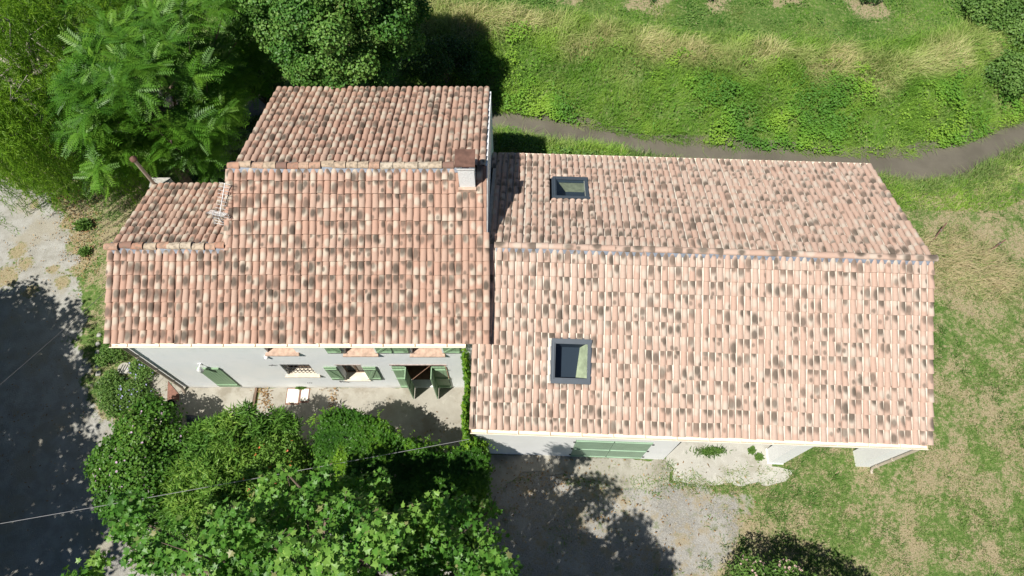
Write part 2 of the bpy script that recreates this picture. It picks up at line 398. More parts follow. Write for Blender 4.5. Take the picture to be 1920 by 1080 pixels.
def slab(name, polys, z, mat, rough=.05):
    b = MB()
    for p in polys:
        q = []
        for i in range(len(p)):
            a_, c_ = np.array(p[i], float), np.array(p[(i + 1) % len(p)], float); m_ = max(1, int(np.linalg.norm(c_ - a_) / .14))
            for k in range(m_):
                t_ = a_ + (c_ - a_) * k / m_; w_ = (np.array([vnoise(t_[None], 2.3, 95)[0], vnoise(t_[None], 2.3, 96)[0]]) - .5) * rough + (np.array([vnoise(t_[None], 8, 97)[0], vnoise(t_[None], 8, 98)[0]]) - .5) * rough * .4
                q.append(tuple(t_ + w_))
        b.prism(q, -.12, z)
    o = b.build(name, mat); o['kind'] = 'structure'; return o
HX0, HX1, HY = -11.2, -.70, 6.95
slab('patio', [atp([(489, 728), (872, 727), (872, 880), (600, 870), (465, 850)]).tolist()], .035, M['patio'])
slab('patio_step', [[(-13.0, 7.25), (-12.6, 6.4), (-12.2, 5.2), (-8.9, 4.4), (-8.73, 6.945), (-11.25, 6.945), (-11.4, 7.6)][::-1]], .075, M['patio'])

# ------------------------------------------------------------------ roof tiles
def tiles(cols, rows, O, a, b, n, L, pitch, w0, w1, hh, skip=None, seed=1, jit=1.0, cut=None):
    """cover tiles and channel tiles of one slope -> arrays; a along the eave, b up the slope"""
    r = np.random.default_rng(seed); O = np.array(O, float)
    K = 6; ang = np.linspace(-math.pi / 2, math.pi / 2, K + 1)
    ci, ri = np.meshgrid(np.arange(cols), np.arange(rows), indexing='ij'); ci = ci.ravel(); ri = ri.ravel()
    A = (ci + .5) * pitch; Bm = ri * L
    Ctr = O + A[:, None] * a + (Bm + L / 2)[:, None] * b
    keep = np.ones(len(A), bool) if skip is None else ~skip(Ctr, A, Bm + L / 2)
    blo = np.full(len(A), -9e9); bhi = np.full(len(A), 9e9)
    if cut is not None:                                        # tiles sawn off round an opening (a0, a1, b0, b1)
        ina = (A > cut[0] - pitch * .35) & (A < cut[1] + pitch * .35); cb_ = Bm + L / 2; md = (cut[2] + cut[3]) / 2
        bhi = np.where(ina & (cb_ < md), cut[2], bhi); blo = np.where(ina & (cb_ >= md), cut[3], blo)
        keep &= ~(ina & (np.minimum(Bm + L, bhi) - np.maximum(Bm, blo) < .05))
    blo, bhi = blo[keep], bhi[keep]
    A, Bm = A[keep], Bm[keep]; m = len(A)
    cw = r.normal(0, .006, cols); ja = (r.normal(0, .004, m) + cw[ci[keep]]) * jit; rw = r.normal(0, .006, rows); jb = (r.normal(0, .009, m) + rw[ri[keep]]) * jit; jr = r.normal(0, .016, m) * jit; jl = np.abs(r.normal(0, .006, m)) * jit
    R = [r.random(m) for _ in range(4)]
    def ring(bl, wd, ht, lift):
        x = wd * np.sin(ang); z = ht * np.cos(ang)
        aa = (A + ja)[:, None] + x[None] + (jr * (bl - L / 2))[:, None] * 1.0
        bb = np.clip((Bm + jb)[:, None] + bl + 0 * aa, blo[:, None], bhi[:, None])
        zz = z[None] + lift + jl[:, None]
        return O + aa[..., None] * a + bb[..., None] * b + zz[..., None] * n
    y0, y1 = -.025, L * 1.12
    rings = [ring(y0, w0, hh, .046), ring(y0 + (y1 - y0) * .5, (w0 + w1) / 2, hh * .96, .02), ring(y1, w1, hh * .86, -.006),
             ring(y0, w0, hh, .046), ring(y0 + .001, w0 - .018, hh - .022, .042)]
    V = np.stack(rings, 1)                                     # m,5,K+1,3
    per = 5 * (K + 1); fb = []
    for q in (0, 1, 3):
        for k in range(K):
            i = q * (K + 1) + k; j = i + K + 1
            fb.append((i, i + 1, j + 1, j) if q < 2 else (i, j, j + 1, i + 1))
    fb = np.array(fb); Fq = (np.arange(m)[:, None, None] * per + fb[None]).reshape(-1, 4)
    sm = np.tile(np.array([True] * (2 * K) + [False] * K), m)
    u = np.broadcast_to(np.sin(ang)[None, None], (m, 5, K + 1)); v = np.broadcast_to(np.array([0, .5, 1.05, 0, 0])[None, :, None], (m, 5, K + 1))
    bc = lambda q: np.broadcast_to(q[:, None, None], (m, 5, K + 1))
    tuv = np.stack([u, v, bc(R[0])], -1).reshape(-1, 3); trn = np.stack([bc(R[1]), bc(R[2]), bc(R[3])], -1).reshape(-1, 3)
    # channels between the covers
    q = np.linspace(-1, 1, 5)
    ic = A < (cols - .8) * pitch - .5 * pitch + 1e-6
    Ac, Bc = A[ic], Bm[ic]; mc = len(Ac)
    def crow(bl, lift):
        aa = (Ac + pitch / 2)[:, None] + q[None] * pitch * .5; zz = (q ** 2)[None] * .035 + lift + 0 * aa; bb = np.clip(Bc[:, None] + bl + 0 * aa, blo[ic][:, None], bhi[ic][:, None])
        return O + aa[..., None] * a + bb[..., None] * b + zz[..., None] * n
    CV = np.stack([crow(-.01, .012), crow(L * 1.05, .0), crow(-.01, -.02)], 1); cp = 15
    cf = np.array([(i, i + 1, 5 + i + 1, 5 + i) for i in range(4)] + [(i, 10 + i, 10 + i + 1, i + 1) for i in range(4)])
    CF = (np.arange(mc)[:, None, None] * cp + cf[None]).reshape(-1, 4) + len(V.reshape(-1, 3))
    VV = np.concatenate([V.reshape(-1, 3), CV.reshape(-1, 3)]); FF = np.concatenate([Fq, CF])
    z3 = np.zeros((mc * cp, 3))
    return VV, FF, np.concatenate([tuv, z3]), np.concatenate([trn, z3]), np.concatenate([np.zeros(len(Fq), int), np.ones(len(CF), int)]), np.concatenate([sm, np.zeros(len(CF), bool)])
def merge_tiles(name, sets, mats, parent):
    V = []; Fs = []; off = 0
    for s in sets: V.append(s[0]); Fs.append(s[1] + off); off += len(s[0])
    cat = lambda i: np.concatenate([s[i] for s in sets])
    return mesh_np(name, np.concatenate(V), np.concatenate(Fs), mats, parent, k=4, attrs={'tuv': cat(2), 'trn': cat(3)}, matidx=cat(4), smooth=cat(5))
def ridge(name, p, q, r0, r1, L, mats, parent, seed=3, jit=.01, squash=.75):
    """row of overlapping half-round ridge tiles from p to q"""
    r = np.random.default_rng(seed); p = np.array(p, float); q = np.array(q, float); D = np.linalg.norm(q - p); d = (q - p) / D
    s = unit(np.cross((0, 0, 1), d)); up = np.cross(d, s); K = 8; ang = np.linspace(-math.pi * .55, math.pi * .55, K + 1)
    V = []; Fq = []; U = []; Tn = []; SM = []; t = 0.0
    while t < D - .05:
        Ln = L * (1 + r.normal(0, .06)); e = min(t + Ln * 1.12, D + .02); c0 = p + d * t; c1 = p + d * e
        oz, os = r.normal(0, jit, 2); R3 = r.random(3); ra = r.random(); o = len(V)
        for c, rad, v, lf in ((c0, r1, 0, 0), ((c0 + c1) / 2, (r0 + r1) / 2, .5, .008), (c1, r0, 1, .018), (c1, r0, 1, .018), (c1 - d * .002, r0 - .016, 1, .015)):
            for k in ang:
                V.append(c + s * (math.sin(k) * rad + os) + up * (math.cos(k) * rad * squash + oz + lf)); U.append((math.sin(k), v, ra)); Tn.append(R3)
        for a_ in (0, 1, 3):
            for k in range(K):
                i = o + a_ * (K + 1) + k; j = i + K + 1; Fq.append((i, j, j + 1, i + 1)); SM.append(a_ < 2)
        t += Ln
    return mesh_np(name, np.array(V), np.array(Fq), mats, parent, k=4, attrs={'tuv': np.array(U), 'trn': np.array(Tn)}, smooth=np.array(SM))

# ------------------------------------------------------------------ farmhouse (world axes)
SL = .41; HYB = 6.86; HZ = 4.51; RY = 11.52; RZ = HZ + SL * (RY - HYB); HBY = 15.91
WRY = 9.38; WRZ = HZ + SL * (WRY - HYB); WBY = 12.20; MX = -8.07
RX0, RX1 = -11.46, -.625
cs = 1 / math.hypot(1, SL); sn = SL * cs
hx = np.array([1., 0, 0]); upf = np.array([0, cs, sn]); nf = np.array([0, -sn, cs]); upb = np.array([0, -cs, sn]); nb_ = np.array([0, sn, cs])
house = thing('farmhouse', 'white rendered farmhouse with sage green shutters and mottled terracotta roof', 'house', (-6, 11.3, 0))
HT = [M['tile_house'], M['chan_house']]
PW = .1955
ncol = int(round((RX1 - RX0) / PW)); PW = (RX1 - RX0) / ncol
slopeF = (RY - HYB) / cs; nrow = 13; LF = slopeF / (nrow + .05)
def sk_front(Cn, A, B):
    x, y = Cn[:, 0], Cn[:, 1]
    return ((x < MX) & (y > WRY)) | ((x > -1.52) & (x < -.95) & (y > 10.90)) | ((x > -.86) & (y > 9.70))
setF = tiles(ncol, nrow, (RX0, HYB, HZ), hx, upf, nf, LF, PW, .095, .084, .062, sk_front, seed=11)
BX0, BX1 = -7.93, -.745
nc2 = int(round((BX1 - BX0) / PW)); slopeB = (HBY - RY) / cs; LB = slopeB / 12.05
setB = tiles(nc2, 12, (BX1, HBY, RZ - SL * (HBY - RY)), -hx, upb, nb_, LB, (BX1 - BX0) / nc2, .095, .083, .076, None, seed=12)
WX0, WX1 = -11.37, -8.09
nc3 = int(round((WX1 - WX0) / PW)); slopeW = (WBY - WRY) / cs
setW = tiles(nc3, 8, (WX1, WBY, WRZ - SL * (WBY - WRY)), -hx, upb, nb_, slopeW / 8.05, (WX1 - WX0) / nc3, .095, .083, .076, None, seed=13)
roof = merge_tiles('roof', [setF, setB, setW], HT, house)
rg = ridge('ridge', (-8.10, RY, RZ + .035), (-1.60, RY, RZ + .035), .118, .10, .34, M['ridge_old'], house, 5, .012)
ridge('wing_ridge', (-11.5, WRY, WRZ + .035), (-8.13, WRY, WRZ + .035), .118, .10, .34, M['ridge_old'], house, 6, .014)['label'] = 'old mixed ridge tiles of the lower left wing'
ridge('verge', (MX, RY - .1, RZ - .02), (MX, WRY - .1, WRZ - .02), .09, .085, .36, M['tile_house'], house, 8, .004)
b = MB()
for x0, x1, y, z in ((-8.07, -1.5, RY, RZ), (-11.4, -8.13, WRY, WRZ)):
    b.add([(x0, y - .20, z - .20 * SL + .045), (x1, y - .20, z - .20 * SL + .045), (x1, y - .02, z + .09), (x0, y - .02, z + .09)], [(0, 1, 2, 3)])
    b.add([(x0, y + .02, z + .09), (x1, y + .02, z + .09), (x1, y + .16, z - .16 * SL + .045), (x0, y + .16, z - .16 * SL + .045)], [(0, 1, 2, 3)])
b.build('ridge_flashing', M['flash'], house)

def wall_open(b, x0, x1, z0, z1, ops, y, th, fr=None, m=0, mr=0):
    """wall in the plane y with rectangular openings and reveals of depth th"""
    xs = sorted({x0, x1} | {o[0] for o in ops} | {o[1] for o in ops}); zs = sorted({z0, z1} | {o[2] for o in ops} | {o[3] for o in ops})
    f = fr or (lambda x, yy, z: (x, yy, z))
    for i in range(len(xs) - 1):
        for j in range(len(zs) - 1):
            cx = (xs[i] + xs[i + 1]) / 2; cz = (zs[j] + zs[j + 1]) / 2
            if any(o[0] < cx < o[1] and o[2] < cz < o[3] for o in ops): continue
            b.add([f(xs[i], y, zs[j]), f(xs[i + 1], y, zs[j]), f(xs[i + 1], y, zs[j + 1]), f(xs[i], y, zs[j + 1])], [(0, 1, 2, 3)], m)
    for a0, a1, c0, c1 in ops:
        P = [(a0, c0), (a1, c0), (a1, c1), (a0, c1)]
        for q in range(4):
            (xa, za), (xb, zb) = P[q], P[(q + 1) % 4]
            b.add([f(xa, y, za), f(xa, y + th, za), f(xb, y + th, zb), f(xb, y, zb)], [(0, 1, 2, 3)], mr)
O_DOOR = (-3.75, -2.06, .10, 2.37); O_WIN = (-5.46, -4.70, .95, 2.37); O_GR = (-7.20, -6.28, 1.45, 2.42)
O_U = [(-7.20, -6.36, 3.52, 4.34), (-4.92, -4.03, 3.46, 4.34), (-2.95, -2.06, 3.43, 4.34)]
b = MB()
EZ = HZ - .04
wall_open(b, HX0, HX1, -.1, EZ + SL * .15, [O_DOOR] + [(o[0], o[1], o[2] - .06, o[3]) for o in [O_WIN, O_GR] + O_U], HY, .26)
zr = lambda y: EZ + SL * (y - HYB); zbk = lambda y: RZ - .04 - SL * (y - RY); zw = lambda y: WRZ - .04 - SL * (y - WRY)
WB = WBY - .12; MB_ = HBY - .12
b.add([(HX0, HY, -.1), (HX0, HY, zr(HY)), (HX0, WRY, zr(WRY)), (HX0, WB, zw(WB)), (HX0, WB, -.1)], [(0, 1, 2, 3, 4)])
b.add([(HX0, WB, -.1), (HX0, WB, zw(WB)), (MX + .1, WB, zw(WB)), (MX + .1, WB, -.1)], [(0, 1, 2, 3)])
xm = MX + .1
b.add([(xm, HY + .2, 3.5), (xm, HY + .2, zr(HY + .2)), (xm, RY, zr(RY)), (xm, MB_, zbk(MB_)), (xm, MB_, -.1), (xm, HY + .2, -.1)], [(0, 1, 2, 3, 4, 5)])
b.add([(xm, MB_, -.1), (xm, MB_, zbk(MB_)), (HX1, MB_, zbk(MB_)), (HX1, MB_, -.1)], [(0, 1, 2, 3)])
# east gable, a real wall 0.17 m thick whose top shows beside the tiles
for x in (HX1, HX1 - .075):
    b.add([(x, HY, -.1), (x, HY, zr(HY)), (x, 9.7, zr(9.7)), (x, 9.7, zr(9.7) + .045), (x, RY, zr(RY) + .045), (x, MB_, zbk(MB_) + .045), (x, MB_, -.1)], [(0, 1, 2, 3, 4, 5, 6)])
for ya, za, yb, zb in ((9.7, zr(9.7) + .045, RY, zr(RY) + .045), (RY, zr(RY) + .045, MB_, zbk(MB_) + .045)):
    b.add([(HX1 - .075, ya, za), (HX1, ya, za), (HX1, yb, zb), (HX1 - .075, yb, zb)], [(0, 1, 2, 3)])
b.build('wall', M['wall'], house)
b = MB(); b.box((HX0 + .3, HY + .27, .02), (HX1 - .3, 10.2, .06)); b.build('floor', M['floor_in'], house)
b = MB(); b.add([(HX0, 9.0, 0), (HX1, 9.0, 0), (HX1, 9.0, 3.2), (HX0, 9.0, 3.2)], [(0, 1, 2, 3)]); b.add([(HX0, HY + .3, 2.7), (HX1, HY + .3, 2.7), (HX1, 9.0, 2.7), (HX0, 9.0, 2.7)], [(0, 1, 2, 3)])
b.add([(HX0, HY + .3, EZ), (HX1, HY + .3, EZ), (HX1, HY + .3, 2.75), (HX0, HY + .3, 2.75)], [(0, 1, 2, 3)])
b.build('inner_wall', M['inner'], house)
# soffit board and gutter
b = MB(); b.box((RX0 + .1, HYB + .03, HZ - .10), (HX1 - .6, HY - .005, HZ - .035)); b.build('soffit', M['cream'], house)
def gutter(name, p, q, r, parent, mat):
    p = np.array(p, float); q = np.array(q, float); d = unit(q - p); s = unit(np.cross(d, (0, 0, 1))); b = MB(); K = 8
    V = []
    for c in (p, q):
        for rr in (r, r - .012):
            for k in range(K + 1):
                t = math.pi * k / K; V.append(c + s * math.cos(t) * rr - np.array([0, 0, 1]) * math.sin(t) * rr)
    n = K + 1
    b.add(V, [(k, k + 1, 2 * n + k + 1, 2 * n + k) for k in range(K)] + [(n + k, 3 * n + k, 3 * n + k + 1, n + k + 1) for k in range(K)], 0, True)
    for o in (0, 2 * n): b.add([V[o + k] for k in range(n)], [tuple(range(n))])
    for o in (0, K): b.add([V[o], V[n + o], V[3 * n + o], V[2 * n + o]], [(0, 1, 2, 3)])
    for c in (p, q):   # rolled front bead
        pass
    b.tube([p + s * r, q + s * r], .014, 6); b.tube([p - s * r, q - s * r], .010, 6)
    for k in range(int(np.linalg.norm(q - p) / .9)):
        c = p + d * (.45 + .9 * k); b.bar(c - s * r, c + s * r, .025, .006)
    return b.build(name, mat, parent)
gutter('gutter', (-11.3, HYB - .06, HZ - .005), (-1.30, HYB - .06, HZ - .005), .070, house, M['cream'])
b = MB(); px_, py_ = -11.13, HY - .075
b.tube([(px_, HYB - .06, HZ - .06), (px_, HYB - .05, HZ - .16), (px_, py_, HZ - .30), (px_, py_, .30), (px_ + .0, py_ - .06, .14), (px_ + .02, py_ - .16, .08)], .048, 10)
for z in (.9, 2.1, 3.3): b.tube([(px_, py_, z), (px_, py_, z + .05)], .058, 10)
b.build('downpipe', M['brownpipe'], house)

def shutter(name, x0, x1, z0, z1, y, parent, mat, planks=4, brace=True, flip=False, th=.028, fr=None, battens=(.14, .86), hinge=True):
    """ledged plank shutter in the plane y, outside face towards -y; fr maps local coordinates"""
    b = MB(); wv = (x1 - x0) / planks
    for i in range(planks): b.box((x0 + i * wv + .004, y - th, z0), (x0 + (i + 1) * wv - .004, y, z1), 0, fr)
    b.box((x0 + .006, y - th * .75, z0 + .006), (x1 - .006, y - th * .2, z1 - .006), 0, fr)
    hz = z1 - z0
    for t in battens: b.box((x0 + .015, y - th - .022, z0 + hz * t - .045), (x1 - .015, y - th + .001, z0 + hz * t + .045), 0, fr)
    if brace:
        za = z0 + hz * battens[0] + .045; zb = z0 + hz * battens[1] - .045; xa, xb = (x0 + .03, x1 - .03) if not flip else (x1 - .03, x0 + .03); sg = .045 if not flip else -.045
        f = fr or (lambda x, yy, z: (x, yy, z)); V = []
        for yy in (y - th - .020, y - th + .001): V += [f(xa, yy, za), f(xa + sg * 2, yy, za), f(xb, yy, zb), f(xb - sg * 2, yy, zb)]
        b.add(V, [(0, 1, 2, 3), (7, 6, 5, 4), (0, 4, 5, 1), (1, 5, 6, 2), (2, 6, 7, 3), (3, 7, 4, 0)])
    o = b.build(name, mat, parent)
    if hinge:
        hx_ = x0 if not flip else x1; sg = 1 if not flip else -1
        for t in battens:
            h = MB(); zc = z0 + hz * t; xs = sorted((hx_ - sg * .035, hx_ + sg * (x1 - x0) * .75)); h.box((xs[0], y - th - .030, zc - .014), (xs[1], y - th - .022, zc + .014), 0, fr)
            h.build('hinge', M['iron'] if mat is M['green'] and brace else mat, o)
    return o
def window(o, parent, y, sillmat, sill_out=.08, bars=1, sill_h=.06, over=.06):
    x0, x1, z0, z1 = o; b = MB(); fw = .055
    b.box((x0, y, z0), (x0 + fw, y + .06, z1)); b.box((x1 - fw, y, z0), (x1, y + .06, z1)); b.box((x0 + fw, y, z1 - fw), (x1 - fw, y + .06, z1)); b.box((x0 + fw, y, z0), (x1 - fw, y + .06, z0 + fw))
    for k in range(bars):
        xc = x0 + (x1 - x0) * (k + 1) / (bars + 1); b.box((xc - .035, y + .005, z0 + fw), (xc + .035, y + .055, z1 - fw))
    wo = b.build('window', M['wood'], parent)
    g = MB(); g.box((x0 + fw, y + .03, z0 + fw), (x1 - fw, y + .036, z1 - fw)); g.build('pane', M['darkglass'], wo)
    s = MB()
    s.add([(x0 - over, HY - sill_out, z0 - .03), (x1 + over, HY - sill_out, z0 - .03), (x1 + over * .2, HY + .24, z0 + .012), (x0 - over * .2, HY + .24, z0 + .012),
           (x0 - over, HY - sill_out, z0 - .03 - sill_h), (x1 + over, HY - sill_out, z0 - .03 - sill_h), (x1 + over, HY + .01, z0 - .03 - sill_h), (x0 - over, HY + .01, z0 - .03 - sill_h)],
          [(0, 1, 2, 3), (4, 5, 1, 0), (4, 0, 3, 7), (5, 6, 2, 1), (4, 7, 6, 5)])
    s.build('sill', sillmat, wo)
    return wo
for i, o in enumerate(O_U):
    window(o, house, HY + .22, M['brick'], .10, 1, .06, .08)
window(O_WIN, house, HY + .23, M['stone_sill'], .05, 1, .05, .05)
window(O_GR, house, HY + .23, M['stone_sill'], .09, 1, .05, .10)
b = MB()
for k in range(7): b.tube([(O_GR[0] + .09 + k * .125, HY + .05, O_GR[2]), (O_GR[0] + .09 + k * .125, HY + .05, O_GR[3])], .010, 6)
for z in (1.7, 1.95, 2.2): b.tube([(O_GR[0], HY + .05, z), (O_GR[1], HY + .05, z)], .009, 6)
b.build('window_grille', M['iron'], house)
for x0, x1, fl in ((-5.41, -4.98, False), (-3.96, -3.50, True), (-3.46, -3.02, False), (-2.00, -1.52, True)):
    shutter('shutter', x0, x1, 3.55, 4.36, HY - .03, house, M['green'], 4, True, not fl)
shutter('shutter', -5.87, -5.47, 1.02, 2.29, HY - .03, house, M['green'], 4, True, True)
shutter('shutter', -4.66, -4.25, 1.02, 2.29, HY - .03, house, M['green'], 4, True, False)
shutter('door_shutter', -9.89, -9.18, .22, 2.15, HY - .01, house, M['green'], 7, False, False, battens=(.12, .97), hinge=False)['label'] = 'closed plank door shutter'
# folding door shutters: one leaf across the opening, one swung out
shutter('door_shutter', -3.75, -3.335, .12, 2.28, HY - .02, house, M['green'], 4, False, False, battens=(.1, .5, .9))
shutter('door_shutter', -2.515, -2.07, .12, 2.28, HY - .02, house, M['green'], 4, False, True, battens=(.1, .5, .9))
for xh, xo in ((-3.33, -3.335), (-2.52, -2.525)):
    fr = lambda x, y, z, xh=xh: (xh + (y) * -1.0, HY - .03 - x * .985, z)
    shutter('door_shutter', 0.0, .41, .12, 2.28, 0.0, house, M['green'], 4, False, False, fr=fr, battens=(.1, .5, .9), hinge=False)
b = MB(); b.box((-3.80, HY - .02, 2.37), (-2.02, HY + .25, 2.42)); b.box((-5.50, HY - .012, 2.37), (-4.68, HY + .22, 2.405)); b.build('lintel', M['lintel'], house)
b = MB(); b.box((-3.28, 7.9, .06), (-3.20, 8.0, 2.2)); b.box((-2.62, 8.3, .06), (-2.3, 8.9, .9)); b.box((-3.6, 8.4, .06), (-3.2, 8.95, .85)); b.build('inner_furniture', M['inner'], house)
# lamp, sensor, hooks
b = MB(); lx, lz = -9.62, 2.34
b.box((lx - .05, HY - .02, lz + .06), (lx + .05, HY, lz + .20)); b.bar((lx, HY - .01, lz + .14), (lx, HY - .16, lz + .17), .02, .02)
b.tube([(lx, HY - .17, lz + .20), (lx, HY - .17, lz + .12), (lx, HY - .17, lz - .06), (lx, HY - .17, lz - .12)], [.03, .085, .07, .03], 10)
b.build('wall_lamp', M['white'], house)
b = MB(); b.tube([(-7.36, HY, 3.16), (-7.36, HY - .06, 3.15), (-7.36, HY - .09, 3.14)], [.07, .06, .02], 10); b.build('wall_sensor', M['white'], house)
b = MB(); b.bar((-7.52, HY - .03, 2.42), (-7.32, HY - .03, 2.42), .014, .014); b.bar((-7.42, HY, 2.42), (-7.42, HY - .06, 2.42), .014, .014); b.build('shutter_hook', M['iron'], house); b = MB()
b.bar((-5.66, HY - .03, .98), (-5.66, HY - .05, .72), .012, .012); b.bar((-5.72, HY - .03, .80), (-5.40, HY - .03, .70), .012, .012); b.build('shutter_hook', M['iron'], house)
b = MB()
for k in range(3): b.box((-6.84 + k * .06, HY - .004, .52), (-6.80 + k * .06, HY + .001, .57))
b.build('air_vent', M['iron'], house)
# chimney
cx0, cx1, cy0, cy1 = -1.485, -1.04, 10.90, 11.32; ct = 7.30
b = MB()
b.box((cx0, cy0, 5.9), (cx1, cy1, ct - .16))
b.box((cx0 - .02, cy0 - .02, ct - .18), (cx1 + .02, cy1 + .02, ct - .12))
for x in (cx0, cx1 - .13): b.box((x, cy0, ct - .121), (x + .13, cy1, ct))
chim = b.build('chimney', M['wall'], house)
b = MB(); b.box((cx0 + .13, cy0 + .05, ct - .13), (cx1 - .13, cy1 - .05, ct - .02)); b.build('flue', M['iron'], chim)
b = MB(); b.box((cx0 - .07, cy0 - .06, ct), (cx1 + .04, cy1 + .10, ct + .035)); b.build('chimney_cap', M['rust'], chim)
b = MB(); b.box((cx0 - .03, cy0 - .10, 6.1), (cx1 + .03, cy0 - .003, 6.285)); b.build('chimney_flaunching', M['brick'], chim)
b = MB(); b.tube([(-11.28, 12.22, 4.2), (-11.28, 12.22, 5.76)], .055, 12); vp = b.build('vent_pipe', M['brownpipe'], house)
b = MB(); b.tube([(-11.28, 12.22, 5.76), (-11.28, 12.22, 5.82), (-11.28, 12.22, 5.88)], [.105, .105, .03], 14); b.build('vent_cap', M['rust'], vp)
b = MB(); b.box((-11.62, 11.95, 0), (-11.38, 12.6, 3.9)); b.box((-11.55, 12.24, 3.9), (-10.95, 12.6, 4.28)); b.build('masonry_stub', M['rubble'], house)

# ------------------------------------------------------------------ barn (turned a little)
AL = math.radians(-2.05); BO = np.array([-1.235, 4.646, 0]); ba = np.array([math.cos(AL), math.sin(AL), 0]); bb = np.array([-math.sin(AL), math.cos(AL), 0]); bz = np.array([0, 0, 1.])
Bf = lambda a, b_, z: BO + a * ba + b_ * bb + z * bz
barn = thing('barn', 'low white barn with pale mottled tile roof and two skylights', 'barn', tuple(Bf(6.6, 5, 0)))
BS = .42; BZ = 3.20; BR = 4.95; BRZ = BZ + BS * BR; BB = 9.52; BW = 13.09
cb = 1 / math.hypot(1, BS); sb = BS * cb
bup = bb * cb + bz * sb; bn = -bb * sb + bz * cb; bup2 = -bb * cb + bz * sb; bn2 = bb * sb + bz * cb
PB = .2; ncb = 66; PB = BW / ncb
SKF = (2.30, 3.40, 1.42, 2.50); SKB = (2.28, 3.39, 7.13, 8.22)
def sk_bf(Cn, A, B):
    v = (B * cb) + EV; x, y = Cn[:, 0], Cn[:, 1]
    return (x < -.74) & (y > 6.95)
EV = .12; LBf = (BR - EV) / cb / 13.05
sF = tiles(ncb, 13, Bf(0, EV, BZ + EV * BS), ba, bup, bn, LBf, PB, .091, .077, .064, sk_bf, seed=21, cut=(SKF[0], SKF[1], (SKF[2] - .06 - EV) / cb, (SKF[3] + .04 - EV) / cb))
a0 = .45
def sk_bb(Cn, A, B):
    al = BW - A; v = BB - B * cb
    return Cn[:, 0] < -.62
LBb = (BB - BR) / cb / 12.05
sB = tiles(ncb, 12, Bf(BW, BB, BRZ - BS * (BB - BR)), -ba, bup2, bn2, LBb, PB, .091, .077, .072, sk_bb, seed=22, cut=(BW - SKB[1], BW - SKB[0], (BB - SKB[3] - .06) / cb, (BB - SKB[2] + .04) / cb))
merge_tiles('roof', [sF, sB], [M['tile_barn'], M['chan_barn']], barn)
ridge('ridge', Bf(.55, BR, BRZ + .03), Bf(BW + .05, BR, BRZ + .03), .105, .092, .375, M['tile_barn'], barn, 9, .004)
b = MB()
b.add([Bf(.6, BR - .19, BRZ - .19 * BS + .05), Bf(BW - .02, BR - .19, BRZ - .19 * BS + .05), Bf(BW - .02, BR - .02, BRZ + .075), Bf(.6, BR - .02, BRZ + .075)], [(0, 1, 2, 3)])
b.build('ridge_flashing', M['flash'], barn)
gutter('gutter', Bf(.05, EV - .075, BZ + .035), Bf(BW - .15, EV - .075, BZ + .035), .078, barn, M['cream'])
b = MB(); b.box((.55, BB - .02, 0), (BW, BB + .10, .05), 0, lambda x, y, z: Bf(x, y, z + BRZ - BS * (BB - BR) - .01)); b.build('rear_gutter', M['cream'], barn)
b = MB(); q = 12.82
b.tube([Bf(q, EV - .075, BZ - .03), Bf(q, EV - .07, BZ - .12), Bf(q, .03, BZ - .30), Bf(q, .03, .25), Bf(q + .02, -.03, .08), Bf(q + .03, -.11, .05)], .045, 10)
for z in (.5, 1.5): b.tube([Bf(q, .03, z), Bf(q, .03, z + .05)], .056, 10)
b.build('downpipe', plain('beige_downpipe', (.46, .40, .32), .5), barn)
FY = .097; W1 = 12.92; AW0 = .12
G_OP = (3.13, 5.42, .06, 2.36)
b = MB()
wall_open(b, AW0, 6.16, -.12, BZ - .03, [G_OP], FY, .3, Bf)
th = .42
def wbox(lo, hi): b.box(lo, hi, 0, Bf)
b.add([Bf(6.16, FY, -.1), Bf(6.16, FY + .35, -.1), Bf(6.16, FY + .35, BZ + .05), Bf(6.16, FY, BZ - .03)], [(0, 1, 2, 3)])
wbox((AW0, FY + .30, -.1), (6.16, FY + .35, BZ + .06))
wbox((9.56, FY, -.1), (10.03, FY + .45, BZ + .0)); wbox((9.535, FY - .02, -.1), (10.05, FY + .47, .06))
wbox((12.39, FY, -.1), (W1, FY + .50, BZ + .0))
wbox((6.16, FY + .004, 2.55), (9.56, FY + .40, BZ - .02)); wbox((10.03, FY + .004, 2.55), (12.39, FY + .40, BZ - .02))
zf = lambda v: BZ - .05 + BS * v; zb2 = lambda v: BRZ - .05 - BS * (v - BR); bk = BB - .1
for a in (AW0, W1, W1 - .25):
    b.add([Bf(a, FY + .5 if a > 1 else FY, -.1), Bf(a, FY + .5 if a > 1 else FY, zf(FY + .5)), Bf(a, BR, zf(BR)), Bf(a, bk, zb2(bk)), Bf(a, bk, -.1)], [(0, 1, 2, 3, 4)])
b.add([Bf(AW0, bk, -.1), Bf(AW0, bk, zb2(bk)), Bf(W1, bk, zb2(bk)), Bf(W1, bk, -.1)], [(0, 1, 2, 3)])
b.add([Bf(6.16, 4.5, -.1), Bf(6.16, 4.5, 4.7), Bf(W1, 4.5, 4.7), Bf(W1, 4.5, -.1)], [(0, 1, 2, 3)])
b.add([Bf(6.1, FY + .3, -.1), Bf(6.1, FY + .3, 3.0), Bf(6.1, 4.5, 4.7), Bf(6.1, 4.5, -.1)], [(0, 1, 2, 3)])
b.build('wall', M['barnwall'], barn)
# garage shutters: two slatted leaves
for x0, x1 in ((3.13, 4.275), (4.275, 5.42)):
    o = shutter('garage_shutter', x0 + .004, x1 - .004, .08, 2.34, FY + .02, barn, M['green_pale'], 17, False, False, .03, Bf, (.04, .47, .95), False)
for x in (3.10, 5.45):
    for z in (.35, 1.2, 2.1): b = MB(); b.box((x - .03, FY - .03, z - .03), (x + .03, FY, z + .03), 0, Bf); b.build('garage_hinge', M['iron'], barn)
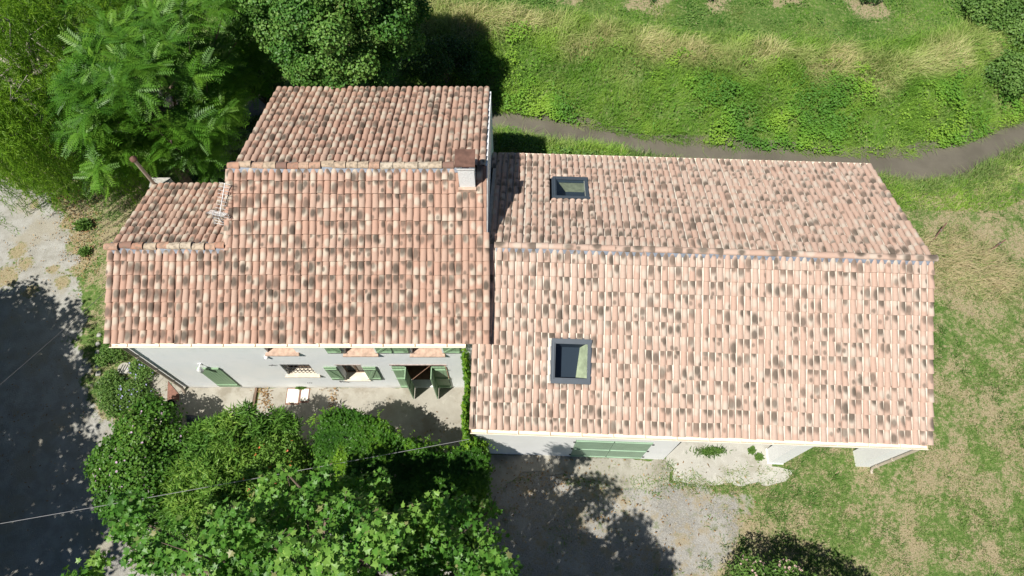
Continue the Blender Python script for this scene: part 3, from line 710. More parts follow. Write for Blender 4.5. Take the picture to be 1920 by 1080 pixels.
# skylights
def skylight(rect, front):
    a0, a1, v0, v1 = rect
    z = (lambda v: BZ + BS * v) if front else (lambda v: BRZ - BS * (v - BR))
    nn = bn if front else bn2
    def fr(a, v, h): return Bf(a, v, z(v)) + nn * h
    b = MB(); fw = .065; t, u = -.05, .13
    b.box((a0, v0, t), (a0 + fw, v1, u), 0, fr); b.box((a1 - fw, v0, t), (a1, v1, u), 0, fr)
    b.box((a0 + fw, v0, t), (a1 - fw, v0 + fw, u), 0, fr); b.box((a0 + fw, v1 - fw, t), (a1 - fw, v1, u), 0, fr)
    # raised hood on the upper side, apron on the lower side
    hi = (v1 - fw * .8, v1 + .03) if front else (v0 - .03, v0 + fw * .8); lo = (v0 - .05, v0 + .02) if front else (v1 - .02, v1 + .05)
    b.box((a0 - .02, hi[0], u - .02), (a1 + .02, hi[1], u + .02), 0, fr); b.box((a0 - .02, lo[0], .05), (a1 + .02, lo[1], u - .03), 0, fr)
    F_ = .07; b.box((a0 - .05, v0 - F_, .0), (a1 + .05, v0 + .01, .030), 0, fr); b.box((a0 - .05, v1 - .01, .0), (a1 + .05, v1 + F_, .030), 0, fr); b.box((a0 - .05, v0, .0), (a0 + .01, v1, .030), 0, fr); b.box((a1 - .01, v0, .0), (a1 + .05, v1, .030), 0, fr)
    for a in (a0 - .03, a1 + .005): b.box((a, v0, .02), (a + .025, v1, .085), 0, fr)
    sk = b.build('skylight', M['slate'], barn)
    b = MB(); s = .03
    b.box((a0 + fw, v0 + fw, .075), (a0 + fw + s, v1 - fw, .10), 0, fr); b.box((a1 - fw - s, v0 + fw, .075), (a1 - fw, v1 - fw, .10), 0, fr)
    b.box((a0 + fw + s, v0 + fw, .075), (a1 - fw - s, v0 + fw + s, .10), 0, fr); b.box((a0 + fw + s, v1 - fw - s, .075), (a1 - fw - s, v1 - fw, .10), 0, fr)
    b.build('sash', M['slate'], sk)
    b = MB(); pv = [fr(a0 + fw, v0 + fw, .085), fr(a1 - fw, v0 + fw, .085), fr(a1 - fw, v1 - fw, .085), fr(a0 + fw, v1 - fw, .085)]; b.add(pv, [(0, 1, 2, 3)]); b.build('pane', M['glass'], sk)
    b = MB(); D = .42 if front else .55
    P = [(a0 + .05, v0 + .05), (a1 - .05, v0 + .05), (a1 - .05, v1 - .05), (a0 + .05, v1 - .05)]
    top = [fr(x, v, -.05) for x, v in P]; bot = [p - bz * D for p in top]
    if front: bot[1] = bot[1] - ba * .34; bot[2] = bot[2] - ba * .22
    lit = (1,) if front else (2,)  # wall coloured as sunlit; the other walls get the shade colour
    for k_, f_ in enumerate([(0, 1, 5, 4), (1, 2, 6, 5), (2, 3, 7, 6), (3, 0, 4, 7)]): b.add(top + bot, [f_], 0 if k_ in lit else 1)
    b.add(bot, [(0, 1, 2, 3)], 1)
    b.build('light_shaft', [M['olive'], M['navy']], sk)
    return sk
skylight(SKF, True)['label'] = 'skylight in the front slope'; skylight(SKB, False)['label'] = 'skylight in the rear slope'
# aprons in front of the barn
slab('concrete_apron', [APRON.tolist()[::-1]], .022, M['apron'], .22)
pc = [tuple(Bf(6.2, 4.4, 0)[:2]), tuple(Bf(9.8, 4.4, 0)[:2]), tuple(Bf(9.75, -.02, 0)[:2])] + atp([(1488, 882), (1470, 903), (1395, 910), (1330, 912), (1266, 906), (1268, 880), (1252, 864)]).tolist()
slab('carport_floor', [pc[::-1]], .032, M['pale_conc'], .22)
b = MB(); b.prism([tuple(Bf(x, y, 0)[:2]) for x, y in ((10.6, .9), (12.4, .9), (12.4, 4.4), (10.6, 4.4))], -.1, .04); o = b.build('carport_path', M['pale_conc']); o['kind'] = 'structure'

# ------------------------------------------------------------------ foliage tools
def proto(verts, tris): return np.array(verts, float), np.array(tris, int)
P_LANCE = proto([(0, 0, 0), (.22, .42, .05), (0, 1, -.06), (-.22, .42, .05)], [(0, 1, 2), (0, 2, 3)])
P_WIL = proto([(0, 0, 0), (.06, .4, .02), (0, 1, -.08), (-.06, .4, .02)], [(0, 1, 2), (0, 2, 3)])
P_NARROW = proto([(0, 0, 0), (.075, .35, .03), (0, 1, -.12), (-.075, .35, .03)], [(0, 1, 2), (0, 2, 3)])
P_ROUND = proto([(0, 0, 0), (.36, .25, .06), (.38, .62, .04), (0, 1, -.08), (-.38, .62, .04), (-.36, .25, .06)], [(0, 1, 2), (0, 2, 3), (0, 3, 4), (0, 4, 5)])
def plane_leaf():
    o = [(0, 0), (.18, .10), (.52, .06), (.34, .30), (.62, .52), (.30, .56), (.20, .66), (0, 1.0), (-.20, .66), (-.30, .56), (-.62, .52), (-.34, .30), (-.52, .06), (-.18, .10)]
    V = [(0, .36, .0)] + [(x, y, .10 * (abs(x) ** 1.1) * 1.2 - .12 * max(0, y - .5)) for x, y in o]
    return proto(V, [(0, i + 1, (i + 1) % len(o) + 1) for i in range(len(o))])
P_PLANE = plane_leaf()
def palmate(nl=5, spread=1.15, wd=.17):
    V = []; T = []
    for k in range(nl):
        t = (k - (nl - 1) / 2) * spread / ((nl - 1) / 2); s = .85 - .12 * abs(t); d = np.array((math.sin(t), math.cos(t))); p = np.array((d[1], -d[0])); o = len(V)
        V += [(0, .1, 0), (*(d * s * .55 + p * wd * s), .05), (*(d * s + (0, .05)), -.10), (*(d * s * .55 - p * wd * s), .05)]; T += [(o, o + 1, o + 2), (o, o + 2, o + 3)]
    return proto(V, T)
P_CREEP = palmate()
P_SPRAY = palmate(7, 2.5, .062)
def pinnate(np_=9, dro=.34):
    V = []; T = []; cur = lambda t: np.array((0, t, .10 * t - dro * t * t))
    for k in range(np_):
        t = .14 + .84 * k / (np_ - 1); ln = .27 * (1 - .5 * abs(t - .45)); c = cur(t)
        for sg in (-1, 1):
            d = unit(np.array((sg * .86, .5, -.18))); s = np.array((-.5 * sg, .86, 0)) * ln * .15; o = len(V)
            V += [c, c + d * ln * .45 + s, c + d * ln, c + d * ln * .45 - s]; T += [(o, o + 1, o + 2), (o, o + 2, o + 3)]
    for k in range(3):
        a, b_ = cur(k / 3), cur((k + 1) / 3); o = len(V); V += [a - (.006, 0, 0), a + (.006, 0, 0), b_ + (.006, 0, 0), b_ - (.006, 0, 0)]; T += [(o, o + 1, o + 2), (o, o + 2, o + 3)]
    return proto(V, T)
P_PINN = pinnate()
def leaves(name, pr, pos, fwd, nrm, size, mat, parent, rnd=None, tip=None, smooth=False):
    PV, PT = pr; n = len(pos); size = np.broadcast_to(np.asarray(size, float), (n,))
    f = unit(fwd); x = unit(np.cross(f, nrm)); z = np.cross(x, f)
    V = pos[:, None] + size[:, None, None] * (PV[None, :, :1] * x[:, None] + PV[None, :, 1:2] * f[:, None] + PV[None, :, 2:] * z[:, None])
    T = (np.arange(n)[:, None, None] * len(PV) + PT[None]).reshape(-1, 3)
    rnd = rng.random(n) if rnd is None else rnd; tip = rng.random(n) if tip is None else tip
    lr = np.repeat(np.stack([rnd, tip, rng.random(n)], 1), len(PV), 0)
    return mesh_np(name, V.reshape(-1, 3), T, mat, parent, attrs={'lr': lr}, smooth=smooth)
def lumps(c, r, n, r0, r1, seed, bottom=-.5, shell=.55):
    g = np.random.default_rng(seed); out = []
    while len(out) < n:
        d = unit(g.normal(size=3))
        if d[2] < bottom: continue
        t = shell + (1 - shell) * g.random() ** .5; out.append((np.array(c) + d * np.array(r) * t, r0 + (r1 - r0) * g.random()))
    return out
def surf(blobs, n, seed, zlo=-.35, thick=.25, inside=.80):
    """points on the outside of a union of balls, with outward directions"""
    g = np.random.default_rng(seed); Cn = np.array([b_[0] for b_ in blobs]); R = np.array([b_[1] for b_ in blobs]); P = []; D = []; I = []; got = 0
    pw = R ** 2 / (R ** 2).sum()
    for _ in range(40):
        i = g.choice(len(R), n, p=pw); d = unit(g.normal(size=(n, 3))); d = d[d[:, 2] > zlo]; i = i[:len(d)]
        p = Cn[i] + d * (R[i] * (1 - thick * g.random(len(d)) ** 1.6))[:, None]
        ok = np.ones(len(p), bool)
        for k in range(len(R)): ok &= (np.linalg.norm(p - Cn[k], axis=1) > R[k] * inside) | (i == k)
        P.append(p[ok]); D.append(d[ok]); I.append(i[ok]); got += ok.sum()
        if got >= n: break
    return np.concatenate(P)[:n], np.concatenate(D)[:n], np.concatenate(I)[:n]
def frames(D, seed, up=.5, out=.6, jit=.5):
    """leaf directions and normals from outward directions"""
    g = np.random.default_rng(seed); n = len(D)
    t = unit(np.cross(D, g.normal(size=(n, 3)))); f = unit(t + D * out * g.random((n, 1)) + g.normal(size=(n, 3)) * .25)
    nn = unit(D + np.array([0, 0, up]) + g.normal(size=(n, 3)) * jit); return f, nn
def trunk_limbs(parent, base, top, blobs, r, mat, seed=1, nb=14):
    g = np.random.default_rng(seed); b = MB(); base = np.array(base, float); top = np.array(top, float); mid = (base + top) / 2 + g.normal(size=3) * .15
    b.tube([base - (0, 0, .2), base + (0, 0, .15), mid, top], [r * 1.5, r * 1.1, r * .8, r * .5], 9)
    for k in g.permutation(len(blobs))[:nb]:
        c = blobs[k][0]; t = .35 + .6 * g.random(); s = base + (top - base) * t; m = (s + c) / 2 + g.normal(size=3) * .25 + (0, 0, .2)
        b.tube([s, m, c], [r * .42, r * .26, r * .08], 6)
        for q in range(3):
            e = c + g.normal(size=3) * blobs[k][1] * .6; b.tube([c * .4 + m * .6, c, e], [r * .12, r * .08, r * .03], 5)
    return b.build('trunk', mat, parent)

L_AIL = leafmat('compound_leaves', (0.034, 0.115, 0.012), (0.082, 0.21, 0.018), (0.18, 0.335, 0.036), .40, .30)
L_WIL = leafmat('willow_leaves', (0.085, 0.19, 0.014), (0.165, 0.32, 0.022), (0.29, 0.45, 0.04), .45, .32)
L_LIME = leafmat('lime_leaves', (0.04, 0.13, 0.02), (0.09, 0.215, 0.036), (0.20, 0.34, 0.075), .40, .30)
L_PLANE = leafmat('plane_leaves', (0.034, 0.115, 0.016), (0.09, 0.23, 0.03), (0.26, 0.42, 0.085), .36, .30, (.26, .27, .11))
L_HIB = leafmat('hibiscus_leaves', (0.036, 0.11, 0.014), (0.07, 0.18, 0.022), (0.14, 0.26, 0.036), .38, .28)
L_BAM = leafmat('bamboo_leaves', (0.065, 0.175, 0.025), (0.14, 0.29, 0.045), (0.29, 0.44, 0.08), .42, .30)
L_CREEP = leafmat('creeper_leaves', (0.028, 0.095, 0.014), (0.07, 0.18, 0.02), (0.20, 0.35, 0.026), .32, .28)
L_TRUMP = leafmat('trumpet_vine_leaves', (0.079, 0.192, 0.029), (0.132, 0.264, 0.037), (0.194, 0.328, 0.052), .40, .30)
L_DARK = leafmat('dark_leaves', (0.028, 0.077, 0.018), (0.048, 0.112, 0.025), (0.084, 0.154, 0.038), .40, .25)
L_GREY = leafmat('grey_green_leaves', (0.065, 0.111, 0.064), (0.098, 0.150, 0.088), (0.143, 0.195, 0.117), .5, .2)
L_BED = leafmat('garden_leaves', (0.068, 0.150, 0.030), (0.112, 0.217, 0.043), (0.180, 0.285, 0.068), .45, .28)
M_MAUVE = plain('mauve_petals', (.50, .34, .47), .6); M_ORANGE = plain('orange_red_petals', (.62, .15, .05), .5)
M_PINKW = plain('pale_pink_petals', (.52, .36, .32), .6); M_BLUEF = plain('lavender_petals', (.33, .33, .55), .6)

# ------------------------------------------------------------------ trees
def simple_tree(name, label, cat, base, blobs, n, pr, size, mat, barkm, r=.18, seed=1, group=None, thick=.35, out=.7, up=.6, zlo=-.35, top=None, nb=14, tipw=None):
    t = thing(name, label, cat, tuple(base), group)
    cz = np.mean([b_[0] for b_ in blobs], 0) if top is None else np.array(top)
    trunk_limbs(t, base, cz, blobs, r, barkm, seed, nb)
    P, D, I = surf(blobs, n, seed + 50, zlo, thick); f, nn = frames(D, seed + 51, up, out)
    P = P + np.random.default_rng(seed + 53).normal(size=P.shape) * size * .8
    g = np.random.default_rng(seed + 52); shade = np.array([g.random() for _ in blobs])
    rnd = np.clip(.55 * g.random(len(P)) + .45 * shade[I], 0, 1)
    leaves('crown', pr, P, f, nn, size * (.7 + .6 * g.random(len(P))), mat, t, rnd)
    return t

# tree of heaven: rosettes of long compound leaves
ailc = at(285, 195, 5.2)
t = thing('tree_of_heaven', 'large tree with long feathery compound leaves behind the low left wing', 'tree', (ailc[0] - .5, ailc[1] - .5, 0))
blobs = lumps(ailc, (2.0, 2.5, 2.0), 40, .55, .9, 3, -.55, .6) + [(at(x, y, z), r) for x, y, z, r in ((370, 285, 3.8, .6), (200, 315, 3.4, .6), (200, 280, 4.0, .6), (415, 190, 4.0, .55), (400, 110, 5.0, .6), (220, 100, 6.0, .7), (320, 50, 6.4, .8), (345, 318, 2.6, .4), (300, 290, 3.2, .5), (390, 310, 2.6, .45), (330, 250, 3.4, .6), (290, 240, 3.8, .6), (420, 270, 2.6, .4), (430, 235, 3.4, .3), (180, 200, 4.8, .7), (420, 20, 6.2, .6), (455, 60, 4.4, .6), (470, 110, 3.6, .5), (350, -30, 6.4, .9), (240, 20, 6.4, .8), (160, 60, 6.2, .8), (150, 150, 5.4, .7), (150, 240, 4.4, .7), (300, 130, 6.8, .8), (470, 170, 3.0, .45), (440, 150, 4.0, .5), (395, 300, 2.8, .45), (480, 30, 5.4, .6))]
trunk_limbs(t, (ailc[0] - .5, ailc[1] - .5, 0), ailc + (0, 0, .4), blobs, .2, M['bark'], 4, 20)
P, D, I = surf(blobs, 860, 33, -.2, .5, .68); g = np.random.default_rng(34)
k_ = ~((P[:, 1] < 12.95) & (P[:, 0] > -12.5)); P, D, I = P[k_], D[k_], I[k_]
pos = []; fw = []; nr = []; sz = []; sh = []
bs = np.random.default_rng(35).random(len(blobs))
for p, d, i in zip(P, D, I):
    ax = unit(d * .6 + np.array([0, 0, .8]) + g.normal(size=3) * .2); u = unit(np.cross(ax, g.normal(size=3))); v = np.cross(ax, u); k = g.integers(5, 9); ph = g.random() * 6.28; base = .3 * bs[i] + .3 * g.random()
    for q in range(k):
        a = ph + q * 6.283 / k + g.normal() * .2; el = .15 + .5 * g.random(); f = math.cos(el) * (math.cos(a) * u + math.sin(a) * v) + math.sin(el) * ax
        pos.append(p + g.normal(size=3) * .05); fw.append(f); nr.append(ax * .8 + g.normal(size=3) * .15 + np.array([0, 0, .3])); sz.append(.42 + .26 * g.random()); sh.append(base + .4 * g.random())
leaves('crown', P_PINN, np.array(pos), np.array(fw), np.array(nr), np.array(sz), L_AIL, t, np.array(sh))

# weeping willow at the left edge: hanging strands
wc = at(60, 140, 5.4)
t = thing('weeping_willow', 'weeping willow with hanging yellow green strands over the drive edge', 'tree', (wc[0], wc[1], 0))
wb = lumps(wc + (-.4, .6, .3), (3.6, 4.2, 2.2), 30, .8, 1.2, 8, 0, .5)
trunk_limbs(t, (wc[0], wc[1], 0), wc + (0, 0, .8), wb, .28, M['bark_pale'], 9, 22)
g = np.random.default_rng(10); SV = []; N_ = 1500
st, sd, si = surf(wb, N_, 11, -.1, .5, .7)
edge = [at(x, y, 3.0) + g.normal(size=3) * .35 for x, y in zip(g.uniform(-60, 225, 620), g.uniform(130, 300, 620))]
st = np.concatenate([st, np.array(edge)]); ctr = wc + (-.4, .6, 0)
pos = []; fw = []; nr = []; sz = []; sh = []
for p in st:
    o = p - ctr; o[2] = 0; o = unit(o + g.normal(size=3) * .5 * (1, 1, 0)); ln = min(p[2] - .35, 1.1 + 2.6 * g.random()); k = int(ln / .032); b0 = g.random()
    s = np.arange(k) / max(k, 1)
    q = p + o[None] * (s[:, None] * .28 * min(1, ln)) + np.array([0, 0, -1.]) * (s ** 1.5 * ln)[:, None] + g.normal(size=(k, 3)) * .025
    tdir = unit(np.gradient(q, axis=0) if k > 2 else np.tile((0, 0, -1.), (k, 1)))
    pos.append(q); fw.append(tdir + g.normal(size=(k, 3)) * .16); nr.append(np.tile(o, (k, 1)) + g.normal(size=(k, 3)) * .5 + (0, 0, .6)); sz.append(.13 + .09 * g.random(k)); sh.append(np.clip(b0 * .6 + .4 * g.random(k), 0, 1))
leaves('crown', P_WIL, np.concatenate(pos), np.concatenate(fw), np.concatenate(nr), np.concatenate(sz), L_WIL, t, np.concatenate(sh))

# lime tree behind the house
lc = at(630, 15, 5.6)
lb = lumps(lc + (0, .3, 0), (2.75, 2.85, 2.75), 120, .28, .62, 14, -.6, .6) + [(at(x, y, z), r) for x, y, z, r in ((560, 130, 3.6, .5), (640, 140, 3.0, .55), (700, 120, 3.4, .6), (735, 95, 4.2, .4), (745, 40, 5.0, .5), (755, 15, 5.4, .4), (600, 90, 5.0, .6), (690, 60, 5.6, .6), (520, 70, 5, .6), (505, 20, 5.8, .7), (450, 20, 4.6, .7), (470, 80, 3.2, .6), (520, 130, 2.4, .5), (430, 70, 3.4, .6), (690, 20, 6.2, .7), (620, 60, 6.6, .7), (560, 20, 7, .8), (540, 100, 3.6, .5), (485, 50, 4.6, .55), (600, 130, 2.8, .5), (500, 110, 3, .4))]
simple_tree('lime_tree', 'dense rounded tree with small dark leaves behind the main roof', 'tree', (lc[0], lc[1] + .3, -.1), lb, 85000, P_ROUND, .095, L_LIME, M['bark'], .24, 15, thick=.45)
# understory shrubs between the trees and the house, shade put into the dark leaf colour
for i, (x, y, z, rx, ry, rz, lab, m, sd) in enumerate([
    (470, 130, 1.6, .8, .9, 1.3, 'dark shrub in the gap between the feathery tree and the roof edge', L_DARK, 61),
    (425, 270, 2.4, .7, .8, 1.5, 'grey green shrub beside the upper left corner of the main roof', L_GREY, 62),
    (830, 110, 1.0, 1.4, 1.0, 1.1, 'shaded bush at the right foot of the rounded tree', L_DARK, 63)]):
    c = at(x, y, z); gzc = float(ground_z(np.array([c[:2]]))[0])
    simple_tree('shrub', lab, 'shrub', (c[0], c[1], gzc), lumps((c[0], c[1], max(gzc + rz * .8, .7)), (rx, ry, rz), 16, .3, .5, sd, -.6), 5200, P_ROUND, .09, m, M['bark'], .06, sd, top=(c[0], c[1], gzc + 1))
P = clumped(np.random.default_rng(66), 26000, (-13, 11.5), (-3.2, 20), lambda P: (vnoise(P, 1.1, 67) > .25) * ~inpoly(P, np.array([(-11.6, 6), (-.4, 6), (-.4, 16.1), (-7.9, 16.1), (-7.9, 12.6), (-11.6, 12.6)])) * (P[:, 1] < np.interp(P[:, 0], XN, YN) + .3) * (P[:, 0] > -12.6) * ((P[:, 0] > -11.9) | (P[:, 1] > 13))); n = len(P); gq_ = np.random.default_rng(68)
o = leaves('undergrowth', P_ROUND, np.column_stack([P, ground_z(P) + .06 + .5 * vnoise(P, 1.5, 69) * gq_.random(n)]), np.column_stack([gq_.normal(size=(n, 2)), np.zeros(n)]), np.tile((0, 0, 1.), (n, 1)) + gq_.normal(size=(n, 3)) * .4, .09, L_DARK, None)  # dark leaves stand in for the shade on the ground under the trees
tag(o, 'leafy undergrowth darkened for the shade below the trees behind the house', 'undergrowth', None, 'stuff')
# tree out at the left whose shade lies on the drive
ob = lumps((-20.3, 4.6, 5.2), (3.0, 5.2, 2.8), 90, .7, 1.15, 71, -.6, .25) + lumps((-19.4, -.5, 5.2), (2.8, 3.4, 2.6), 50, .7, 1.1, 72, -.6, .25) + lumps((-17.0, 1.2, 5.3), (2.3, 3.2, 2.2), 40, .6, 1.0, 74, -.6, .25) + lumps((-21.3, 3.6, 8.6), (2.9, 4.6, 2.6), 60, .7, 1.1, 75, -.6, .3) + lumps((-20.0, 4.2, 5.6), (3.7, 6.0, 3.2), 90, .22, .42, 76, -.7, .96) + lumps((-17.2, 1.0, 5.2), (2.9, 3.7, 2.6), 50, .2, .38, 77, -.7, .96)
ob = [(c + np.array([-.35, -1.75, 0]), r) for c, r in ob]
simple_tree('shade_tree', 'dark leafy tree at the left edge shading the drive', 'tree', (-20.4, 2.6, 0), ob, 62000, P_ROUND, .165, L_DARK, M['bark'], .3, 73, thick=.5)

# plane tree in front: big lobed leaves seen from above
PB_ = [(250, 1040, 6.6, .95), (330, 1030, 6.3, .85), (215, 1000, 5.6, .5), (400, 1060, 8.2, 1.2), (480, 975, 7.2, 1.05), (500, 920, 6.0, .7), (560, 1030, 8.8, 1.25), (640, 970, 7.6, 1.0), (660, 915, 4.4, .7), (720, 935, 4.9, .75),
       (795, 990, 6.0, .85), (850, 1055, 7.3, 1.1), (930, 1075, 7.6, .85), (700, 1070, 9.4, 1.3), (912, 965, 5.2, .45), (930, 1015, 6.2, .45), (140, 1095, 6.6, .7), (590, 905, 4.8, .5), (560, 905, 5.0, .45),
       (480, 1130, 9.3, 1.3), (640, 1180, 10., 1.4), (800, 1160, 9.6, 1.3), (930, 1160, 8.6, 1.1), (1010, 1180, 8.2, .9), (300, 1140, 8., 1.2), (840, 1280, 9.2, 1.4), (1000, 1270, 9., 1.2), (1090, 1260, 8.6, .9), (560, 1320, 9.4, 1.5), (700, 1400, 9., 1.6), (1000, 1380, 8.6, 1.4), (1130, 1330, 8.6, 1.0),
       (430, 1000, 6.2, .8), (380, 980, 5.2, .6), (270, 985, 5.4, .6), (540, 960, 6.8, .8), (610, 930, 5.6, .7), (690, 985, 7.4, .8), (760, 960, 6.2, .7), (760, 1080, 5.6, 1.2), (900, 1120, 5.2, 1.1), (980, 1240, 6.2, 1.2), (600, 1100, 5.8, 1.3), (1050, 1330, 6.6, 1.2), (1160, 1420, 7.6, 1.1)]
PB_ += [(800, 1075, 6.0, .9), (885, 1090, 6.2, .9), (740, 1095, 6.6, 1.0), (960, 1120, 6.0, .8), (500, 1060, 8.0, .9), (560, 1090, 8.6, 1.0), (450, 1090, 7.6, .9), (1000, 1200, 6.4, 1.2), (1060, 1280, 7.0, 1.2), (930, 1250, 7.2, 1.2), (1080, 1380, 7.4, 1.2), (1180, 1500, 7.6, 1.2), (1020, 1450, 8, 1.3)]
pb = [(at(x, y, z) + (np.array([-.15, -.85, -.7]) if y > 1100 else 0), r * (1.0 if y > 1100 else .80)) for x, y, z, r in PB_]
g = np.random.default_rng(80)
pb = [(c + g.normal(size=3) * r * .45, r * g.uniform(.42, .68)) for c, r in pb for _ in range(3)]
tb = np.array([-2.4, -.9, 0.])
t = thing('plane_tree', 'tall plane tree with large lobed leaves in front of the house', 'tree', tuple(tb))
trunk_limbs(t, tb, tb + (0, .3, 6.6), pb, .24, M['bark'], 81, 30)
P, D, I = surf(pb, 5600, 82, -.45, .5, .7); g = np.random.default_rng(83); bs = g.random(len(pb)); pos = []; fw = []; nr = []; sz = []; sh = []; tp = []
for p, d, i in zip(P, D, I):
    ax = unit(d * .5 + np.array([0, 0, .8]) + g.normal(size=3) * .3); u = unit(np.cross(ax, g.normal(size=3))); v = np.cross(ax, u); k = g.integers(4, 8); base = .40 * bs[i] + .15 * g.random(); ph = 6.28 * g.random()
    for q in range(k):
        a = ph + q * 2.4 + g.normal() * .3; el = g.normal() * .35 - .1; f = math.cos(el) * (math.cos(a) * u + math.sin(a) * v) + math.sin(el) * ax
        pos.append(p + f * .10 * g.random() - ax * .07 * q); fw.append(f); nr.append(ax + g.normal(size=3) * .38); sz.append(.075 + .095 * g.random() * (1 if q < 5 else .7)); sh.append(min(1, base + .45 * g.random())); tp.append(g.random() * (1 if q == 0 else .86))
leaves('crown', P_PLANE, np.array(pos), np.array(fw), np.array(nr), np.array(sz), L_PLANE, t, np.array(sh), np.array(tp))

# ------------------------------------------------------------------ garden in front of the house
def flowers(name, P, size, mat, parent, petals=5, seed=1):
    g = np.random.default_rng(seed); V = []; T = []
    for k in range(petals):
        a0_, a1_ = k * 6.283 / petals, (k + .85) * 6.283 / petals; o = len(V); V += [(0, 0, 0), (math.cos(a0_), math.sin(a0_), .25), (math.cos((a0_ + a1_) / 2) * 1.15, math.sin((a0_ + a1_) / 2) * 1.15, .3), (math.cos(a1_), math.sin(a1_), .25)]; T += [(o, o + 1, o + 2), (o, o + 2, o + 3)]
    n = len(P); return leaves(name, proto(V, T), P, unit(g.normal(size=(n, 3)) + (0, 0, .2)), np.tile((0, -.1, 1.), (n, 1)) + g.normal(size=(n, 3)) * .35, size * (.8 + .4 * g.random(n)), mat, parent)
hb = [(at(x, y, z), r) for x, y, z, r in ((300, 790, 1.5, .6), (270, 830, 2.0, .65), (225, 850, 1.8, .6), (330, 830, 1.8, .5), (260, 880, 2.3, .7), (210, 895, 1.8, .55), (310, 880, 2.0, .6), (225, 935, 1.9, .6), (275, 930, 2.1, .6), (240, 965, 1.5, .5), (195, 870, 1.5, .45), (340, 860, 1.4, .35), (280, 765, 1.2, .4), (250, 800, 1.5, .5))]
hbase = at(255, 875, 0)
t = simple_tree('hibiscus_bush', 'rounded bush with mauve flowers left of the bamboo', 'bush', (hbase[0], hbase[1], 0), hb, 15000, P_ROUND, .088, L_HIB, M['bark'], .07, 91, thick=.35, up=.5)
P, D, I = surf(hb, 60, 92, .2, .02, .95); flowers('blossoms', P + D * .02, .028, M_MAUVE, t, 5, 93)

bm = [(at(x, y, z), r) for x, y, z, r in ((440, 785, 2.6, .32), (465, 770, 2.9, .2), (520, 790, 2.3, .36), (545, 800, 2.2, .25), (410, 800, 2.4, .3), (480, 810, 2.4, .45), (430, 830, 2.6, .5), (380, 850, 2.5, .5), (500, 840, 2.2, .45), (540, 825, 1.9, .35), (450, 870, 2.6, .55), (400, 890, 2.7, .55), (350, 890, 2.2, .5), (360, 940, 2.4, .6), (420, 930, 2.7, .6), (330, 960, 1.9, .45), (400, 970, 2.5, .5), (470, 920, 2.4, .5), (320, 920, 2., .4), (375, 810, 1.9, .3), (440, 1000, 2.4, .5))]
bbase = at(430, 870, 0)
t = thing('bamboo_clump', 'pale green bamboo clump with spiky narrow leaves before the patio', 'bamboo', (bbase[0], bbase[1], 0))
b = MB(); g = np.random.default_rng(94)
for c, r in bm:
    for q in range(3):
        s = np.array([bbase[0], bbase[1], 0]) * .45 + np.array([c[0], c[1], 0]) * .55 + g.normal(size=3) * (.18, .18, 0); e = c + g.normal(size=3) * r * .6; b.tube([s, (s + e) / 2 + (0, 0, .35), e], [.016, .013, .005], 5)
b.build('culms', plain('bamboo_culms', (.22, .25, .08), .5), t)
P, D, I = surf(bm, 2500, 95, -.6, .6, .6); bs = g.random(len(bm))
ff = unit(D * .7 + g.normal(size=P.shape) * .5 + (0, 0, .15)); nn = unit(np.array([0, 0, 1.]) + g.normal(size=P.shape) * .6)
leaves('foliage', P_SPRAY, P, ff, nn, .22 + .17 * g.random(len(P)), L_BAM, t, np.clip(.5 * g.random(len(P)) + .5 * bs[I], 0, 1))

tvb = [(at(x, y, z), r) for x, y, z, r in ((505, 860, 2.7, .4), (540, 845, 2.4, .35), (480, 885, 2.9, .4), (530, 890, 2.6, .4), (500, 920, 2.8, .45), (555, 870, 2., .3), (545, 920, 2.4, .35))]
tvbase = at(520, 870, 0)
t = simple_tree('trumpet_vine', 'leafy climber with orange red flowers between bamboo and pergola', 'climber', (tvbase[0], tvbase[1], 0), tvb, 3600, P_LANCE, .10, L_TRUMP, M['bark'], .05, 96)
P, D, I = surf(tvb, 24, 97, .1, .02, .9); flowers('blossoms', P + D * .03, .034, M_ORANGE, t, 5, 98)

UG = atp([(330, 815), (430, 790), (540, 805), (600, 850), (610, 960), (640, 1060), (300, 1080), (255, 1000), (300, 900)])
P = clumped(g, 26000, UG.min(0), UG.max(0), lambda P: inpoly(P, UG) * (vnoise(P, 1.4, 106) > .2)); n = len(P)
o = leaves('garden_undergrowth', P_LANCE, np.column_stack([P, .1 + .9 * vnoise(P, 1.2, 107) * g.random(n)]), np.column_stack([g.normal(size=(n, 2)), .2 * g.random(n)]), np.tile((0, 0, 1.), (n, 1)) + g.normal(size=(n, 3)) * .4, .10 + .05 * g.random(n), L_HIB, None)
tag(o, 'low greenery filling the gaps between the garden shrubs', 'undergrowth', None, 'stuff')
# creeper over a pergola
CP = [(578, 812), (590, 790), (612, 776), (640, 768), (672, 778), (705, 778), (722, 800), (752, 824), (780, 822), (805, 832), (830, 842), (862, 836), (885, 830), (908, 838), (914, 880), (905, 935), (895, 1010), (880, 1060), (640, 1060), (622, 960), (612, 900), (590, 870)]
cpw = atp(CP, 2.55); pc_ = cpw.mean(0)
t = thing('creeper_pergola', 'pergola smothered in glossy green creeper beside the patio', 'pergola', (pc_[0], pc_[1], 0))
b = MB()
xs = np.linspace(cpw[:, 0].min() + .75, cpw[:, 0].max() - .75, 3); y0, y1 = cpw[:, 1].min() + .5, 4.0
for x in xs:
    for y in (y0, y1): b.box((x - .05, y - .05, 0), (x + .05, y + .05, 2.35))
for y in (y0, y1): b.box((xs[0] - .2, y - .04, 2.25), (xs[-1] + .2, y + .04, 2.35))
for x in np.linspace(xs[0], xs[-1], 8): b.box((x - .03, y0 - .2, 2.355), (x + .03, y1 + .2, 2.42))
b.build('frame', M['wood'], t)
